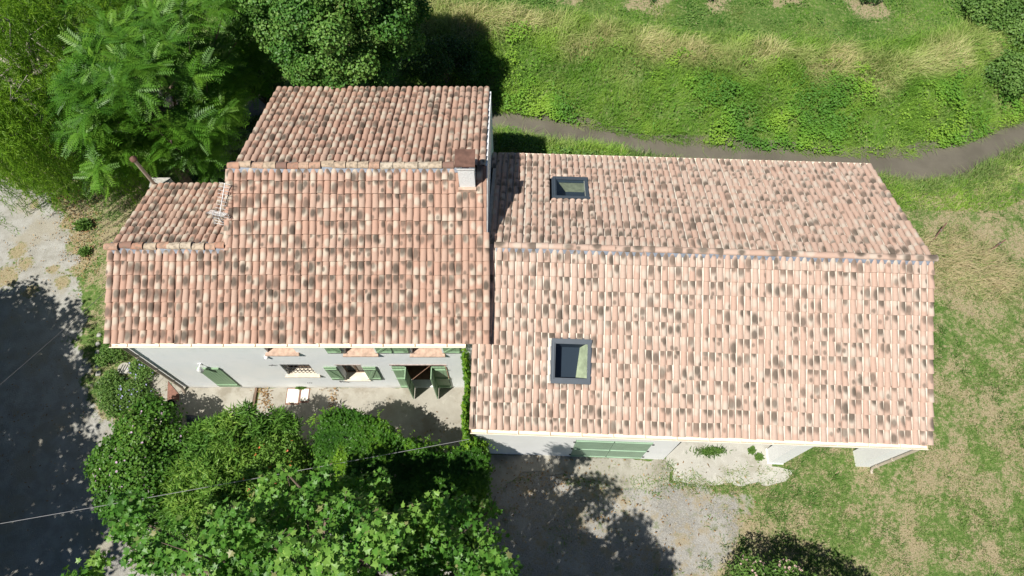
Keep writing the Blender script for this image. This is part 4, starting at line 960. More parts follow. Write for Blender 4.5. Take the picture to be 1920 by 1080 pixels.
g = np.random.default_rng(101); Q = np.stack([g.uniform(cpw[:, 0].min(), cpw[:, 0].max(), 34000), g.uniform(cpw[:, 1].min(), cpw[:, 1].max(), 34000)], 1)
Qj = Q + (np.stack([vnoise(Q, 3, 41), vnoise(Q, 3, 42)], 1) - .5) * .35
ok = inpoly(Qj, cpw); Q = Q[ok]; dd = distpoly(Qj[ok], cpw)
hz_ = lambda q: (vnoise(q, 1.1, 43) - .5) * .55 + (vnoise(q, 2.9, 44) - .5) * .30
zz = 2.52 + hz_(Q) - .9 * np.exp(-dd / .14) * g.random(len(Q)) + g.normal(size=len(Q)) * .035 - (g.random(len(Q)) < .3) * g.random(len(Q)) * .3
e = .1; gx_ = (hz_(Q + (e, 0)) - hz_(Q)) / e; gy_ = (hz_(Q + (0, e)) - hz_(Q)) / e
nr = unit(np.stack([-gx_, -gy_, np.ones(len(Q))], 1) + g.normal(size=(len(Q), 3)) * .45)
hue = np.clip(.85 * vnoise(Q, .8, 45) + .5 * vnoise(Q, 3., 46) - .25 + .3 * (g.random(len(Q)) - .3), 0, 1)
# trailing edge
E_ = []
for i in range(len(cpw)):
    a, c = cpw[i - 1], cpw[i]; n_ = int(np.linalg.norm(c - a) / .006)
    for q in range(n_): E_.append(np.append(a + (c - a) * g.random() + g.normal(size=2) * .07, 2.45 - 1.5 * g.random() ** 1.6))
E_ = np.array(E_); en = unit(np.column_stack([E_[:, :2] - pc_, np.full(len(E_), .8)]) + g.normal(size=E_.shape) * .5)
PP = np.concatenate([np.column_stack([Q, zz]), E_]); NN = np.concatenate([nr, en]); HU = np.concatenate([hue, np.clip(.3 + .5 * g.random(len(E_)), 0, 1)])
fdir = np.column_stack([g.normal(size=(len(PP), 2)), np.full(len(PP), -.15)])
leaves('foliage', P_CREEP, PP, fdir, NN, .075 + .05 * g.random(len(PP)), L_CREEP, t, HU)
g = np.random.default_rng(103); sx = []
for i in range(46):
    k = g.integers(0, 15); a, c = cpw[k], cpw[k + 1]; s = np.append(a + (c - a) * g.random(), 2.5); d = unit(np.append(s[:2] - pc_, .7) + g.normal(size=3) * .5)
    for q in range(9): sx.append(s + d * q * .05 + (0, 0, -.008 * q * q) + g.normal(size=3) * .02)
sx = np.array(sx); leaves('shoot_leaves', P_LANCE, sx, g.normal(size=sx.shape), np.tile((0, 0, 1.), (len(sx), 1)) + g.normal(size=sx.shape) * .4, .07, L_CREEP, t, .6 + .4 * g.random(len(sx)))

# creeper up the side wall of the barn
g = np.random.default_rng(105); n = 2600
yy = g.uniform(4.55, 6.9, n); z = 3.35 * np.sqrt(g.random(n)) + .42 * (yy - 4.6) * (g.random(n)); x = -1.27 - .11 * g.random(n) - .04 * np.sin(yy * 4)
n2 = 1500; x2 = g.uniform(-1.4, -.75, n2); y2 = g.uniform(4.25, 4.6, n2); z2 = 2.75 * g.random(n2) ** .6 * np.clip(1.25 - (x2 + 1.4) * .7, .2, 1)
Pv = np.concatenate([np.stack([x, yy, z], 1), np.stack([x2, y2, z2], 1)])
t = thing('climbing_creeper', 'narrow strip of bright creeper climbing the barn side wall', 'climber', (-1.4, 5.6, 0))
leaves('foliage', P_CREEP, Pv, g.normal(size=Pv.shape) + (-.3, 0, -.4), np.tile((-.6, -.25, .8), (len(Pv), 1)) + g.normal(size=Pv.shape) * .5, .08 + .05 * g.random(len(Pv)), L_CREEP, t, .35 + .65 * g.random(len(Pv)))
b = MB()
for k in range(5): b.tube([(-1.3, 4.8 + .4 * k, 0), (-1.22, 4.7 + .45 * k, 1.5), (-1.22, 4.8 + .5 * k, 3.0)], [.02, .014, .006], 5)
b.build('stems', M['bark'], t)

# pink flowered shrub, lower right
kb = [(np.array(c), r) for c, r in (((6.55, .95, 2.05), .5), ((7.0, .75, 2.4), .5), ((6.2, .55, 2.0), .5), ((7.45, .85, 2.35), .45), ((7.9, .3, 2.8), .6), ((6.8, .2, 2.6), .6), ((7.4, .0, 2.9), .7), ((8.4, -.1, 3.0), .7), ((8.9, -.5, 3.0), .7), ((8.0, -.6, 3.2), .8), ((9.5, -.9, 2.6), .6), ((7.2, -.7, 2.8), .8), ((6.5, -.3, 2.3), .7), ((7.5, .5, 1.5), .7), ((8.4, -.3, 1.6), .7), ((10.6, -.9, 2.3), .55), ((10.2, -1.2, 2.1), .6))]
t = simple_tree('flowering_shrub', 'shrub dotted with pale pink flowers by the gravel, casting a dark shadow', 'bush', (7.7, -.1, 0), kb, 15000, P_LANCE, .11, L_BED, M['bark'], .09, 111, thick=.5)
P, D, I = surf(kb, 620, 112, .1, .05, .9); flowers('blossoms', P + D * .04, .028, M_PINKW, t, 5, 113)

# plants of the bed beside the corner of the house
for i, (x, y, r, h_, lab, fl) in enumerate([(208, 668, .42, .25, 'leafy plant of the bed nearest the gutter corner', 0), (205, 722, .36, .24, 'low green plant beside the row of stones', 0), (270, 695, .30, .26, 'green perennial right of the round drain cover', 1), (243, 738, .50, .28, 'wide perennial clump with lavender flowers below the drain cover', 1), (215, 755, .35, .3, 'small tuft at the lower end of the stone row', 0), (268, 745, .34, .26, 'perennial beside the pale step', 1)]):
    c = at(x, y, .2); bl = lumps((c[0], c[1], .12), (r, r, h_), 16, .15, .26, 120 + i, 0, .5)
    t = thing('garden_plant', lab, 'plant', (c[0], c[1], 0), 'plants of the garden bed')
    P, D, I = surf(bl, 1900, 130 + i, -.1, .6, .5); f, nn = frames(D, 140 + i, .7, 1.0)
    leaves('foliage', P_LANCE, P, f, nn, .06 + .05 * rng.random(len(P)), L_BED, t)
    if fl: P, D, I = surf(bl, 26, 150 + i, .2, .05, .9); flowers('blossoms', P + D * .05, .026, M_BLUEF, t, 5, 151)

# orchard row at the far side: trunks stand just beyond the picture, tufts at their feet show
for i, (x, y, lab) in enumerate([(1068, -8, 'leftmost young orchard tree above the tall grass'), (1215, -4, 'second orchard tree, on a broad dry patch'), (1338, -2, 'orchard tree with a thin pale trunk, third from the left'), (1484, -6, 'fourth orchard tree, on the small dry patch'), (1625, 2, 'rightmost orchard tree with a dark leafy foot')]):
    c = at(x, y, .1); gzc = float(ground_z(np.array([c[:2]]))[0]); c[2] = gzc
    t = thing('orchard_tree', lab, 'tree', tuple(c), 'orchard trees')
    bl = lumps((c[0], c[1] + .5, 3.3), (1.1, 1.1, 1.0), 18, .4, .6, 160 + i, -.6, .4)
    trunk_limbs(t, c + (0, .15, 0), (c[0], c[1] + .5, 2.8), bl, .07, M['bark_pale'], 161 + i, 10)
    P, D, I = surf(bl, 2600, 162 + i, -.5, .5, .6); f, nn = frames(D, 163 + i, .6, .6)
    leaves('crown', P_ROUND, P, f, nn, .12, L_LIME, t)
    bl = lumps((c[0], c[1] + .05, gzc + .15), (.55, .3, .35), 10, .14, .22, 164 + i, -.1, .3)
    P, D, I = surf(bl, 800, 165 + i, -.2, .6, .5); f, nn = frames(D, 166 + i, .6, 1.0)
    leaves('basal_shoots', P_LANCE, P, f, nn, .12, L_DARK, t)

# bramble bushes at the top right edge
for i, (x, y, r, lab) in enumerate([(1905, 40, 1.0, 'bright bramble bush in the upper right corner'), (1850, 20, .7, 'small bramble bush left of the corner bramble'), (1915, 120, .8, 'dark bramble bush below the corner bramble')]):
    c = at(x, y, .5); gzc = float(ground_z(np.array([c[:2]]))[0])
    bl = lumps((c[0], c[1], gzc + .25), (r * 1.2, r, .7), 22, .25, .42, 170 + i, -.05, .4)
    simple_tree('bramble', lab, 'bush', (c[0], c[1], gzc), bl, 6500, P_ROUND, .10, L_BED, M['bark'], .03, 171 + i, 'brambles on the bank', thick=.5, top=(c[0], c[1], gzc + .4), nb=8)

# ------------------------------------------------------------------ grass
def grassmat(name, green0, green1, dry0, dry1, trans=.3):
    N = NB(name); a = N.attr('lr', 1)
    c = N.mix(a[1], N.mix(a[0], green0, green1), N.mix(a[0], dry0, dry1))
    N.fin(c, .55, spec=.25)
    tr = N.n('ShaderNodeBsdfTranslucent'); N.lk(c, tr.inputs[0]); mx = N.n('ShaderNodeMixShader'); mx.inputs[0].default_value = trans
    N.lk(N.b.outputs[0], mx.inputs[1]); N.lk(tr.outputs[0], mx.inputs[2]); N.lk(mx.outputs[0], N.out.inputs[0]); return N.mat
def grass(name, P, h, wd, lean, dryv, rnd, mat, label, cat='grass', seed=1):
    """one curved blade per point: 5 vertices, 3 triangles"""
    g = np.random.default_rng(seed); n = len(P); z = ground_z(P); B0 = np.column_stack([P, z - .02])
    a = g.random(n) * 6.283; side = np.stack([np.cos(a), np.sin(a), np.zeros(n)], 1); L = np.column_stack([lean, np.zeros(n)])
    mid = B0 + np.array([0, 0, 1.]) * (h * .55)[:, None] + L * (h * .28)[:, None]; top = B0 + np.array([0, 0, 1.]) * (h * (.95 - .25 * np.minimum(1, np.hypot(*lean.T))))[:, None] + L * (h * .85)[:, None]
    w_ = (wd * np.ones(n))[:, None] / 2
    V = np.stack([B0 - side * w_, B0 + side * w_, mid - side * w_ * .8, mid + side * w_ * .8, top], 1).reshape(-1, 3)
    T = (np.arange(n)[:, None, None] * 5 + np.array([(0, 1, 3), (0, 3, 2), (2, 3, 4)])[None]).reshape(-1, 3)
    lr = np.repeat(np.stack([rnd, dryv, g.random(n)], 1), 5, 0)
    o = mesh_np(name, V, T, mat, None, attrs={'lr': lr})
    return tag(o, label, cat, None, 'stuff')
g = np.random.default_rng(201)
G_BANK = grassmat('bank_grass', (.14, .30, .035), (.29, .46, .065), (.58, .50, .24), (.74, .66, .38))
G_LAWN = grassmat('lawn_grass', (.065, .19, .025), (.20, .38, .05), (.40, .40, .14), (.55, .48, .22))
G_MEAD = grassmat('meadow_grass', (.105, .215, .04), (.205, .335, .08), (.44, .37, .20), (.60, .51, .31))
# tall grass of the far bank
def f_bank(P):
    yf = np.interp(P[:, 0], XF, YF); d = P[:, 1] - yf; return ((d > .0) & (d < 5.4)) * np.clip(1.15 - .25 * np.clip(d - 4.4, 0, 9) * 3, .0, 1)
P = clumped(g, 130000, (-5, 16.9), (26, 26.5), f_bank); n = len(P); yf = np.interp(P[:, 0], XF, YF); d = P[:, 1] - yf
crest = np.clip(1.3 - np.abs(d - 4.2 + (vnoise(P, .7, 51) - .5) * 1.2) / 1.15, 0, 1)
pt = vnoise(P, .7, 52); dryv = np.clip(crest * 1.3 * (.7 + .3 * vnoise(P, .35, 57)) + (vnoise(P, 1.0, 53) - .62) * 1.3, 0, 1) * g.uniform(.2, 1.15, n)
h = (.20 + .34 * vnoise(P, 1.3, 54) + .30 * crest) * g.uniform(.6, 1.25, n); ln = np.stack([.25 + (vnoise(P, 1.5, 55) - .5) * 1.3, -.05 + (vnoise(P, 1.5, 56) - .5) * 1.3], 1) + g.normal(size=(n, 2)) * .50 - np.stack([0 * d, np.clip(.6 - d, 0, 1) * .9], 1)
grass('tall_bank_grass', P, h, .019, ln, np.clip(dryv, 0, 1), np.clip(1.5 * (pt * .5 + vnoise(P, 2.1, 58) * .5 - .5) + .45 + .4 * (g.random(n) - .5), 0, 1), G_BANK, 'tall uneven grass on the far bank of the stream', seed=1)
# leafy weeds in drifts on that bank
P = clumped(g, 150000, (-3, 17), (26, 25), lambda P: (f_bank(P) > 0) * np.clip((vnoise(P, .55, 61) - .46) * 3, .05, 1) * np.clip((vnoise(P, 2.2, 62) - .25) * 2.2, 0, 1) * (P[:, 1] - np.interp(P[:, 0], XF, YF) < 4)); n = len(P)
Pz = np.column_stack([P, ground_z(P) + .18 + .42 * vnoise(P, 1.5, 63) * g.random(n)])
o = leaves('bank_weeds', P_ROUND, Pz, np.column_stack([g.normal(size=(n, 2)), np.zeros(n)]), np.tile((0, -.1, 1.), (n, 1)) + g.normal(size=(n, 3)) * .4, .065 + .05 * g.random(n), leafmat('weed_leaves', (.085, .21, .03), (.14, .30, .035), (.23, .38, .045), .5, .3), None, np.clip(1.6 * (vnoise(P, .8, 64) - .5) + .5 + .4 * (g.random(n) - .5), 0, 1))
tag(o, 'bright leafy weeds among the bank grass', 'weeds', None, 'stuff')
# mown grass of the orchard
def f_lawn(P):
    m = masks(P); d = P[:, 1] - np.interp(P[:, 0], XF, YF); return (d > 4.0) * np.clip(1.15 - m[2] * 1.1, .15, 1)
P = clumped(g, 110000, (-8, 20.5), (27, 28), f_lawn); n = len(P)
rnd = np.clip(.45 + 1.1 * (vnoise(P, .45, 71) - .5) + .8 * (vnoise(P, 2.5, 72) - .5) + .35 * (g.random(n) - .5), 0, 1)
grass('orchard_grass', P, .06 + .10 * g.random(n) * vnoise(P, 1.4, 73) * 2, .026, g.normal(size=(n, 2)) * .6, np.clip((vnoise(P, .9, 74) - .60) * 2.2, 0, .8) * g.random(n), rnd, G_LAWN, 'short green grass of the orchard beyond the bank', seed=2)
P = clumped(g, 30000, (-3, 20.8), (26, 27), lambda P: f_lawn(P) * np.clip((vnoise(P, 1.6, 75) - .60) * 4, 0, 1)); n = len(P)
o = leaves('orchard_weeds', P_ROUND, np.column_stack([P, ground_z(P) + .05 + .06 * g.random(n)]), np.column_stack([g.normal(size=(n, 2)), np.zeros(n)]), np.tile((0, 0, 1.), (n, 1)) + g.normal(size=(n, 3)) * .3, .05 + .05 * g.random(n), L_BED, None)
tag(o, 'low broad leaved weeds in the orchard grass', 'weeds', None, 'stuff')
# meadow round the barn and the near bank
BARN = np.array([Bf(-.1, .1, 0)[:2], Bf(9.7, .1, 0)[:2], Bf(10.05, -.1, 0)[:2], Bf(12.4, -.1, 0)[:2], Bf(12.4, .0, 0)[:2], Bf(13.0, .0, 0)[:2], Bf(13.0, 9.6, 0)[:2], Bf(-.1, 9.6, 0)[:2]])
HOUSE = np.array([(-11.35, 6.9), (-.5, 6.9), (-.5, 15.7), (-7.95, 15.7), (-7.95, 12.1), (-11.35, 12.1)])
PALE = np.array(pc)
def f_mead(P):
    m = masks(P); d = np.interp(P[:, 0], XN, YN) - P[:, 1]; q = np.clip(1 - m[0] * 1.6, 0, 1) * np.clip(1 - m[1] * 1.02, 0.0, 1) * (d > .12)
    inb = inpoly(P, BARN) & ~(inpoly(P, np.array([Bf(10.1, -.2, 0)[:2], Bf(12.35, -.2, 0)[:2], Bf(12.35, 1.2, 0)[:2], Bf(11.0, 1.8, 0)[:2], Bf(10.1, .5, 0)[:2]])))
    return q * ~inb * ~inpoly(P, HOUSE) * ~(inpoly(P, PALE) & (g.random(len(P)) < .97)) * np.clip(1.1 - m[2] * .62, .4, 1) * np.clip(.35 + 1.5 * vnoise(P, 2.6, 81), 0, 1)
P = clumped(g, 520000, (-15, -2.5), (26, 18.8), f_mead); P = P[(P[:, 0] > 2.5) | (P[:, 1] > 12) | (P[:, 0] < -11)]; n = len(P); m = masks(P)
dn = np.interp(P[:, 0], XN, YN) - P[:, 1]; tall = np.clip(1.6 - dn, 0, 1) * .35
straw = np.zeros(n)
for cx_, cy_, r_ in [(*at(1790, 490)[:2], 1.3), (*at(1850, 510)[:2], 1.2), (*at(1740, 470)[:2], .8)]: straw = np.maximum(straw, np.clip(1.3 - np.hypot(P[:, 0] - cx_, P[:, 1] - cy_) / r_, 0, 1))
dryv = np.clip(np.clip(m[2] * 1.5, 0, 1) * (.2 + .8 * g.random(n)) * (g.random(n) < .72) + straw * .9 * (g.random(n) < .75) + (g.random(n) < .12) * g.random(n) * .8, 0, 1)
h = (.05 + .11 * vnoise(P, 1.9, 82) + tall + .38 * straw) * g.uniform(.5, 1.4, n); lean = g.normal(size=(n, 2)) * .55 + straw[:, None] * np.array([.8, -.3])
grass('meadow_grass', P, h, .018, lean, dryv, np.clip(1.2 * (vnoise(P, .7, 83) * .5 + vnoise(P, 2.7, 84) * .5 - .5) + .5 + .4 * (g.random(n) - .5), 0, 1), G_MEAD, 'patchy dry and green grass around the barn', seed=3)
# darker tufts standing in the meadow
cen = clumped(g, 4200, (2.5, -2.5), (20, 17), lambda P: f_mead(P) * np.clip((vnoise(P, .6, 87) - .35) * 3, .05, 1) * (np.interp(P[:, 0], XN, YN) - P[:, 1] > .3)); k = 34
P = (cen[:, None] + g.normal(size=(len(cen), k, 2)) * .07).reshape(-1, 2); rel = P - np.repeat(cen, k, 0); n = len(P); ct_ = np.repeat(g.random(len(cen)), k)
grass('grass_tufts', P, (.09 + .13 * ct_) * g.uniform(.6, 1.3, n), .016, rel * 7 + g.normal(size=(n, 2)) * .35, (g.random(n) < .08) * .6, np.clip(.55 * ct_ + .3 * g.random(n), 0, 1), grassmat('tuft_grass', (.055, .16, .028), (.14, .29, .055), (.45, .38, .2), (.6, .5, .3)), 'darker green grass tufts dotted over the meadow', seed=6)
# scattered weeds in gravel and along the verge
def f_weed(P):
    m = masks(P); v = np.clip((vnoise(P, 1.8, 91) - .60) * 6, 0, 1)
    return np.clip(m[1] * v * .8 + (P[:, 0] < -11) * (1 - m[0]) * .8 * np.clip((vnoise(P, 2.4, 92) - .35) * 3, 0, 1), 0, 1) * ~inpoly(P, HOUSE) * ~inpoly(P, BARN) * ~inpoly(P, APRON)
P = clumped(g, 60000, (-16, -2), (10, 13), f_weed); P = P[(P[:, 0] < -11) | (P[:, 0] > -1)]; n = len(P)
grass('verge_weeds', P, (.05 + .12 * g.random(n)) * (.5 + vnoise(P, 2, 93)), .022, g.normal(size=(n, 2)) * .7, (g.random(n) < .15) * .7, g.random(n), G_MEAD, 'scattered weeds on the gravel and the drive verge', 'weeds', seed=4)
EDG = [(1215, 921), (1240, 914), (1265, 905), (1330, 912), (1395, 910), (1440, 907), (1470, 903), (1488, 884), (1478, 876), (1150, 912), (1060, 890)]
P = []
for i in range(len(EDG) - 2):
    a_, c_ = at(*EDG[i])[:2], at(*EDG[i + 1])[:2]; m_ = int(np.linalg.norm(c_ - a_) * 330); P.append(a_ + (c_ - a_) * g.random((m_, 1)) + g.normal(size=(m_, 2)) * .11)
P = np.concatenate(P); P = P[vnoise(P, 2.2, 99) > .42]; n = len(P)
grass('edge_weeds', P, (.04 + .13 * g.random(n)), .02, g.normal(size=(n, 2)) * .7, (g.random(n) < .35) * g.random(n), g.random(n), G_MEAD, 'weeds and dry grass along the concrete edges', 'weeds', seed=7)
# leafy weeds and tall grass on the near bank behind the barn
def f_near(P):
    d = np.interp(P[:, 0], XN, YN) - P[:, 1]; return (d > .05) * (d < 2.6) * ((P[:, 0] > -.6) & (P[:, 0] < 4.6) | (P[:, 0] > 12.9)) * ~inpoly(P, BARN)
P = clumped(g, 50000, (-.6, 14), (22, 18.4), f_near); n = len(P)
grass('near_bank_grass', P, (.22 + .35 * vnoise(P, 1.6, 88)) * g.uniform(.6, 1.3, n) * np.where(P[:, 0] > 12, .6, 1), .018, g.normal(size=(n, 2)) * .5 + (.15, .1), np.clip((vnoise(P, 1.2, 89) - .6) * 2, 0, 1) * g.random(n) + (g.random(n) < .06) * .8, np.clip(vnoise(P, 1.5, 90) * .8 + .3 * g.random(n), 0, 1), G_BANK, 'tall rank grass on the near bank behind the barn', seed=8)
P = clumped(g, 9000, (-.6, 14), (5, 18.4), lambda P: f_near(P) * np.clip((vnoise(P, 1.4, 86) - .45) * 5, 0, 1)); n = len(P)
o = leaves('near_bank_weeds', P_LANCE, np.column_stack([P, ground_z(P) + .15 + .5 * g.random(n) * vnoise(P, 1.3, 85)]), np.column_stack([g.normal(size=(n, 2)), .3 * g.random(n)]), np.tile((0, -.1, 1.), (n, 1)) + g.normal(size=(n, 3)) * .4, .09 + .06 * g.random(n), L_BED, None)
tag(o, 'leafy weeds between the barn and the muddy stream', 'weeds', None, 'stuff')
# weeds in joints of the concrete
for i, (x, y, r, hh, lab) in enumerate([(1330, 848, (.55, .14), .22, 'long weed tuft in a joint of the carport floor'), (1408, 846, (.10, .10), .12, 'small weed beside the left carport pillar'), (1421, 858, (.12, .10), .10, 'small weed just below the other pillar weed'), (565, 727, (.14, .05), .12, 'weed at the foot of the house wall by the white covers'), (160, 425, (.25, .2), .25, 'bright green weed on the verge by the low wing'), (162, 475, (.18, .16), .2, 'round weed on the verge left of the wing ridge')]):
    c = at(x, y); nn_ = 420; q = c[:2] + g.normal(size=(nn_, 2)) * np.array(r) * .45
    V0 = np.column_stack([q, .04 + hh * .6 * g.random(nn_)])
    o = leaves('weed_tuft', P_NARROW if i < 1 else P_LANCE, V0, np.column_stack([g.normal(size=(nn_, 2)), .5 + .5 * g.random(nn_)]), np.tile((0, 0, 1.), (nn_, 1)) + g.normal(size=(nn_, 3)) * .4, hh * (.4 + .5 * g.random(nn_)), L_BED, None)
    tag(o, lab, 'weed', 'weeds in joints and verge')

# fallen leaves
g = np.random.default_rng(401); L_ = []
for x, y, sx, sy, m_ in [(500, 750, 6, 16, 150), (487, 732, 8, 3, 40), (625, 745, 5, 14, 90), (622, 728, 12, 2, 40), (150, 420, 22, 26, 420), (160, 480, 16, 22, 260), (120, 370, 20, 10, 160), (60, 480, 60, 60, 120), (1010, 900, 50, 22, 200), (1150, 960, 110, 60, 330), (560, 727, 20, 2, 40), (800, 800, 60, 16, 40), (1330, 880, 60, 16, 40), (60, 780, 60, 120, 160), (300, 740, 14, 8, 40)]:
    q = np.column_stack([g.normal(x, sx, m_), g.normal(y, sy, m_)]); L_ += [at(*p_)[:2] for p_ in q]
L_ = np.array(L_); L_ = L_[~inpoly(L_, HOUSE) & ~inpoly(L_, BARN)]; n = len(L_)
lit_ = leafmat('dry_leaves', (.13, .07, .03), (.27, .16, .07), (.42, .30, .15), .7, .1)
o = leaves('fallen_leaves', P_LANCE, np.column_stack([L_, np.maximum(ground_z(L_), 0) + .05 + .04 * g.random(n)]), np.column_stack([g.normal(size=(n, 2)), .2 * g.normal(size=n)]), np.tile((0, 0, 1.), (n, 1)) + g.normal(size=(n, 3)) * .35, .05 + .05 * g.random(n), lit_, None)
tag(o, 'dry brown leaves lying on the patio, gravel and verge', 'leaf litter', None, 'stuff')

# ------------------------------------------------------------------ small things
def chamfer_slab(name, lo, hi, mat, label, cat, group=None, c=.012, skew=0.0):
    b = MB(); x0, y0, z0 = lo; x1, y1, z1 = hi
    V = [(x0, y0, z0), (x1, y0, z0), (x1 + skew, y1, z0), (x0 + skew, y1, z0), (x0, y0, z1 - c), (x1, y0, z1 - c), (x1 + skew, y1, z1 - c), (x0 + skew, y1, z1 - c), (x0 + c, y0 + c, z1), (x1 - c, y0 + c, z1), (x1 + skew - c, y1 - c, z1), (x0 + skew + c, y1 - c, z1)]
    b.add(V, [(0, 1, 5, 4), (1, 2, 6, 5), (2, 3, 7, 6), (3, 0, 4, 7), (4, 5, 9, 8), (5, 6, 10, 9), (6, 7, 11, 10), (7, 4, 8, 11), (8, 9, 10, 11)])
    return tag(b.build(name, mat), label, cat, group)
def cover(x0, x1, y0, y1, label):
    t = thing('cover_slab', label, 'cover', ((x0 + x1) / 2, (y0 + y1) / 2, .036), 'white covers set in the patio')
    b = MB(); b.box((x0 - .03, y0 - .05, .03), (x1 + .03, y1 + .03, .043)); b.build('surround', M['redslab'], t)
    o = chamfer_slab('lid', (x0, y0, .044), (x1, y1, .066), M['cover'], '', ''); del o['label']; del o['category']
    o.data.transform(__import__('mathutils').Matrix.Translation([-v for v in root_off(t)])); o.parent = t
cover(-7.62, -7.22, 6.40, 6.90, 'larger white square cover set in the patio by the wall'); cover(-7.15, -6.90, 6.47, 6.90, 'smaller white cover beside the larger one in the patio')
b = MB(); b.box((-8.735, 5.3, .02), (-8.665, 6.93, .088)); tag(b.build('timber_edging', M['wood']), 'dark timber strip along the step between the patio slabs', 'edging')
b = MB(); V = [(-11.74, 7.15, .08), (-11.26, 6.68, .08), (-11.22, 6.46, .08), (-11.60, 6.36, .08)]
b.add(V + [(x, y, .105) for x, y, z in V], [(3, 2, 1, 0), (4, 5, 6, 7), (0, 1, 5, 4), (1, 2, 6, 5), (2, 3, 7, 6), (3, 0, 4, 7)]); tag(b.build('red_slab', M['redslab']), 'reddish brown slab at the foot of the corner downpipe', 'slab')
b = MB(); c = at(322, 762, .2); t = thing('plant_pot', 'round dark pot beside the mauve flowered bush', 'pot', (c[0], c[1], .07))
b.tube([(c[0], c[1], .07), (c[0], c[1], .30), (c[0], c[1], .33), (c[0], c[1], .33), (c[0], c[1], .28)], [.15, .20, .215, .18, .175], 18); b.build('shell', M['pot'], t)
b = MB(); b.tube([(c[0], c[1], .275), (c[0], c[1], .285)], [.176, .172], 18); b.build('soil', M['soil'], t)
# drain cover with three slots
c = at(233, 691, .06); t = thing('drain_cover', 'round concrete drain cover with three slots in the garden bed', 'drain cover', (c[0], c[1], .0))
b = MB(); b.tube([(c[0], c[1], -.05), (c[0], c[1], .09), (c[0], c[1], .10)], [.215, .215, .20], 24); b.build('ring', M['pale_conc'], t)
b = MB()
for k in (-1, 0, 1):
    o_ = np.array([c[0] + .085 * k, c[1], .1015]); b.bar(o_ + (-.04, -.13, 0), o_ + (.04, .13, 0), .032, .006)
b.build('slots', M['iron'], t)
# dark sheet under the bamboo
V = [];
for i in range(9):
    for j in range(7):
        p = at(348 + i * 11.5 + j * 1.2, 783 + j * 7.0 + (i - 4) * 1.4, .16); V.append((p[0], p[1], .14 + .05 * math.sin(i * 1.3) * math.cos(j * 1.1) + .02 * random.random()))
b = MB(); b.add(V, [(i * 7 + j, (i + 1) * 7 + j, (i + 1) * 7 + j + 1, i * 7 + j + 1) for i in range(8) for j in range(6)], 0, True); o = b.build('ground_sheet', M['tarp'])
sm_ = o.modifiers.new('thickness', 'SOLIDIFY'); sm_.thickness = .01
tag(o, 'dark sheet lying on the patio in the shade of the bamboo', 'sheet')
# edging stones
EDGE = [(186, 628), (184, 645), (182, 660), (181, 674), (183, 686), (184, 700), (187, 716), (189, 723), (188, 731), (192, 738), (196, 744), (200, 749), (210, 757), (222, 764), (232, 765)]
for i, (x, y) in enumerate(EDGE):
    c = at(x + random.uniform(-1, 1), y, .05); r = random.uniform(.055, .10); b = MB(); gg = np.random.default_rng(300 + i); V = []; Fc = []; nu, nv = 8, 5
    ph = gg.random(3) * 6
    for v in range(nv + 1):
        for u in range(nu):
            a = 6.283 * u / nu; e = math.pi * v / nv; q = np.array([math.sin(e) * math.cos(a), math.sin(e) * math.sin(a), math.cos(e)]); q *= 1 + .16 * math.sin(3 * q[0] + ph[0]) + .14 * math.sin(4 * q[1] + ph[1]); V.append(c + q * r * np.array([1, 1.15, .65]))
    for v in range(nv):
        for u in range(nu): Fc.append((v * nu + u, v * nu + (u + 1) % nu, (v + 1) * nu + (u + 1) % nu, (v + 1) * nu + u))
    b.add(V, Fc, 0, True); tag(b.build('edging_stone', M['rubble']), 'pale rounded stone in the row edging the garden bed', 'stone', 'edging stones of the garden bed')
# rusty posts in the long grass
for (xa, ya), (xb, yb), h1, lab in (((1745, 456), (1775, 418), .75, 'rusty post leaning in the grass just right of the barn ridge'), ((1853, 472), (1886, 449), .55, 'shorter rusty post leaning further right in the long grass')):
    p = at(xa, ya, .0); q = at(xb, yb, h1); t = thing('rusty_post', lab, 'post', (p[0], p[1], 0), 'rusty fence posts'); d = unit(q - p)
    b = MB(); b.bar(p - d * .15, q, .05, .006); b.bar(p - d * .15 + (0, .022, 0), q + (0, .022, 0), .006, .05); b.build('stake', M['rust'], t)
    m_ = p + (q - p) * .62; b = MB(); b.tube([m_ + (.03, .0, .05), m_ + (-.03, .03, .03), m_ + (.03, -.02, 0), m_ + (.02, .04, -.03), m_ + (.10, .0, -.1)], .008, 5); b.build('wire_tie', M['zinc'], t)
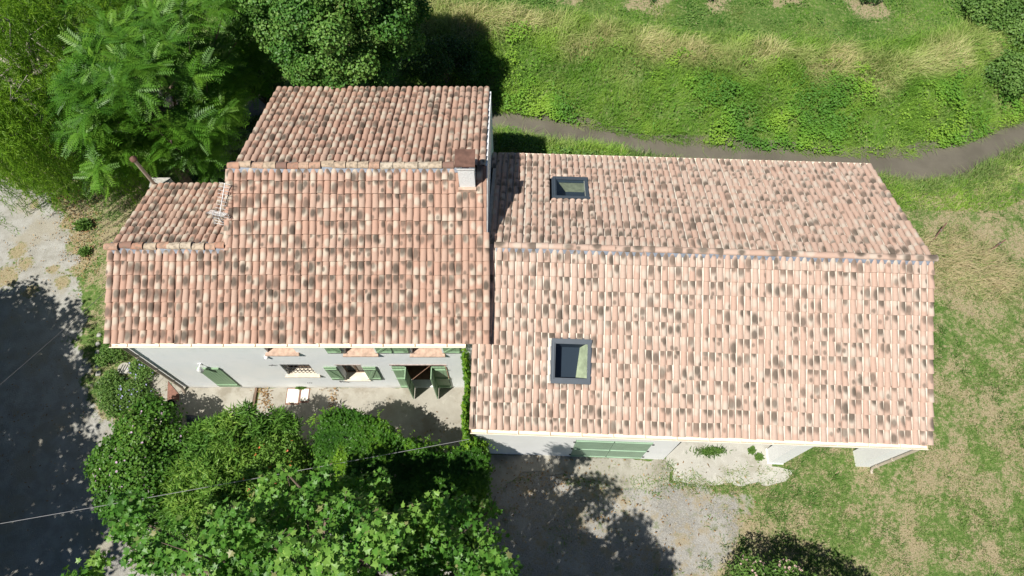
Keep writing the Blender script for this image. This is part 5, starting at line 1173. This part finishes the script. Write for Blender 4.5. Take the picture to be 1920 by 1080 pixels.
# television antenna on the low wing roof
A0 = at(411, 408, 6.0); A1 = at(421.5, 343, 6.5); bm_ = at(409, 413, 5.35)
t = thing('television_antenna', 'silver rake antenna on a mast above the low wing roof', 'antenna', tuple(at(412, 416, 5.2)))
dv = unit(A1 - A0); crs = unit(np.cross(dv, (0, 0, 1)))
b = MB(); b.tube([A0 - (0, 0, .95), A0 + (0, 0, .12)], .018, 8); b.build('mast', M['zinc'], t)
b = MB(); b.tube([A0 - dv * .05, A1], .012, 6); b.build('boom', M['zinc'], t)
b = MB(); Lb = np.linalg.norm(A1 - A0)
for k, tt in enumerate(np.linspace(.16, .98, 9)):
    c = A0 + (A1 - A0) * tt; w_ = .15 if k < 8 else .17; b.tube([c - crs * w_, c + crs * w_], .006, 5)
b.build('elements', M['zinc'], t)
b = MB(); c0 = A0 + dv * .12
for sg in (-1, 1):
    for k in range(5):
        c = c0 + dv * (.02 - .02 * k) + np.array([0, 0, sg * (.05 + .055 * k)]) - dv * .03 * k; b.tube([c - crs * .25, c + crs * .25], .006, 5)
    for s_ in (-1, 1): b.bar(c0 + crs * .25 * s_ + (0, 0, sg * .03), c0 + crs * .25 * s_ - dv * .2 + (0, 0, sg * .30), .02, .008)
b.build('reflector', M['zinc'], t)
b = MB(); cc = at(411, 409, 5.9); b.tube([A0 - (0, 0, .1), A0 + crs * .08 - (0, 0, .3), A0 - crs * .05 - (0, 0, .6), A0 + crs * .1 - (0, 0, .82)], .007, 5); b.build('lead', M['cable_dark'], t)
# overhead cables
def cable(p, q, sag, r, mat, label):
    p = np.array(p); q = np.array(q); b = MB(); b.tube([p + (q - p) * s - np.array([0, 0, 4 * sag * s * (1 - s)]) for s in np.linspace(0, 1, 41)], r, 6); return tag(b.build('overhead_cable', mat), label, 'cable')
cable(at(-260, 1027, 5.2), (-1.22, 4.50, 3.0), .12, .0075, M['cable'], 'grey overhead cable crossing the bushes to the barn gutter corner')
cable(at(-260, 940, 5.0), (-11.24, 9.4, 4.4), .10, .007, M['cable_dark'], 'thin wire running from the low wing out over the drive')
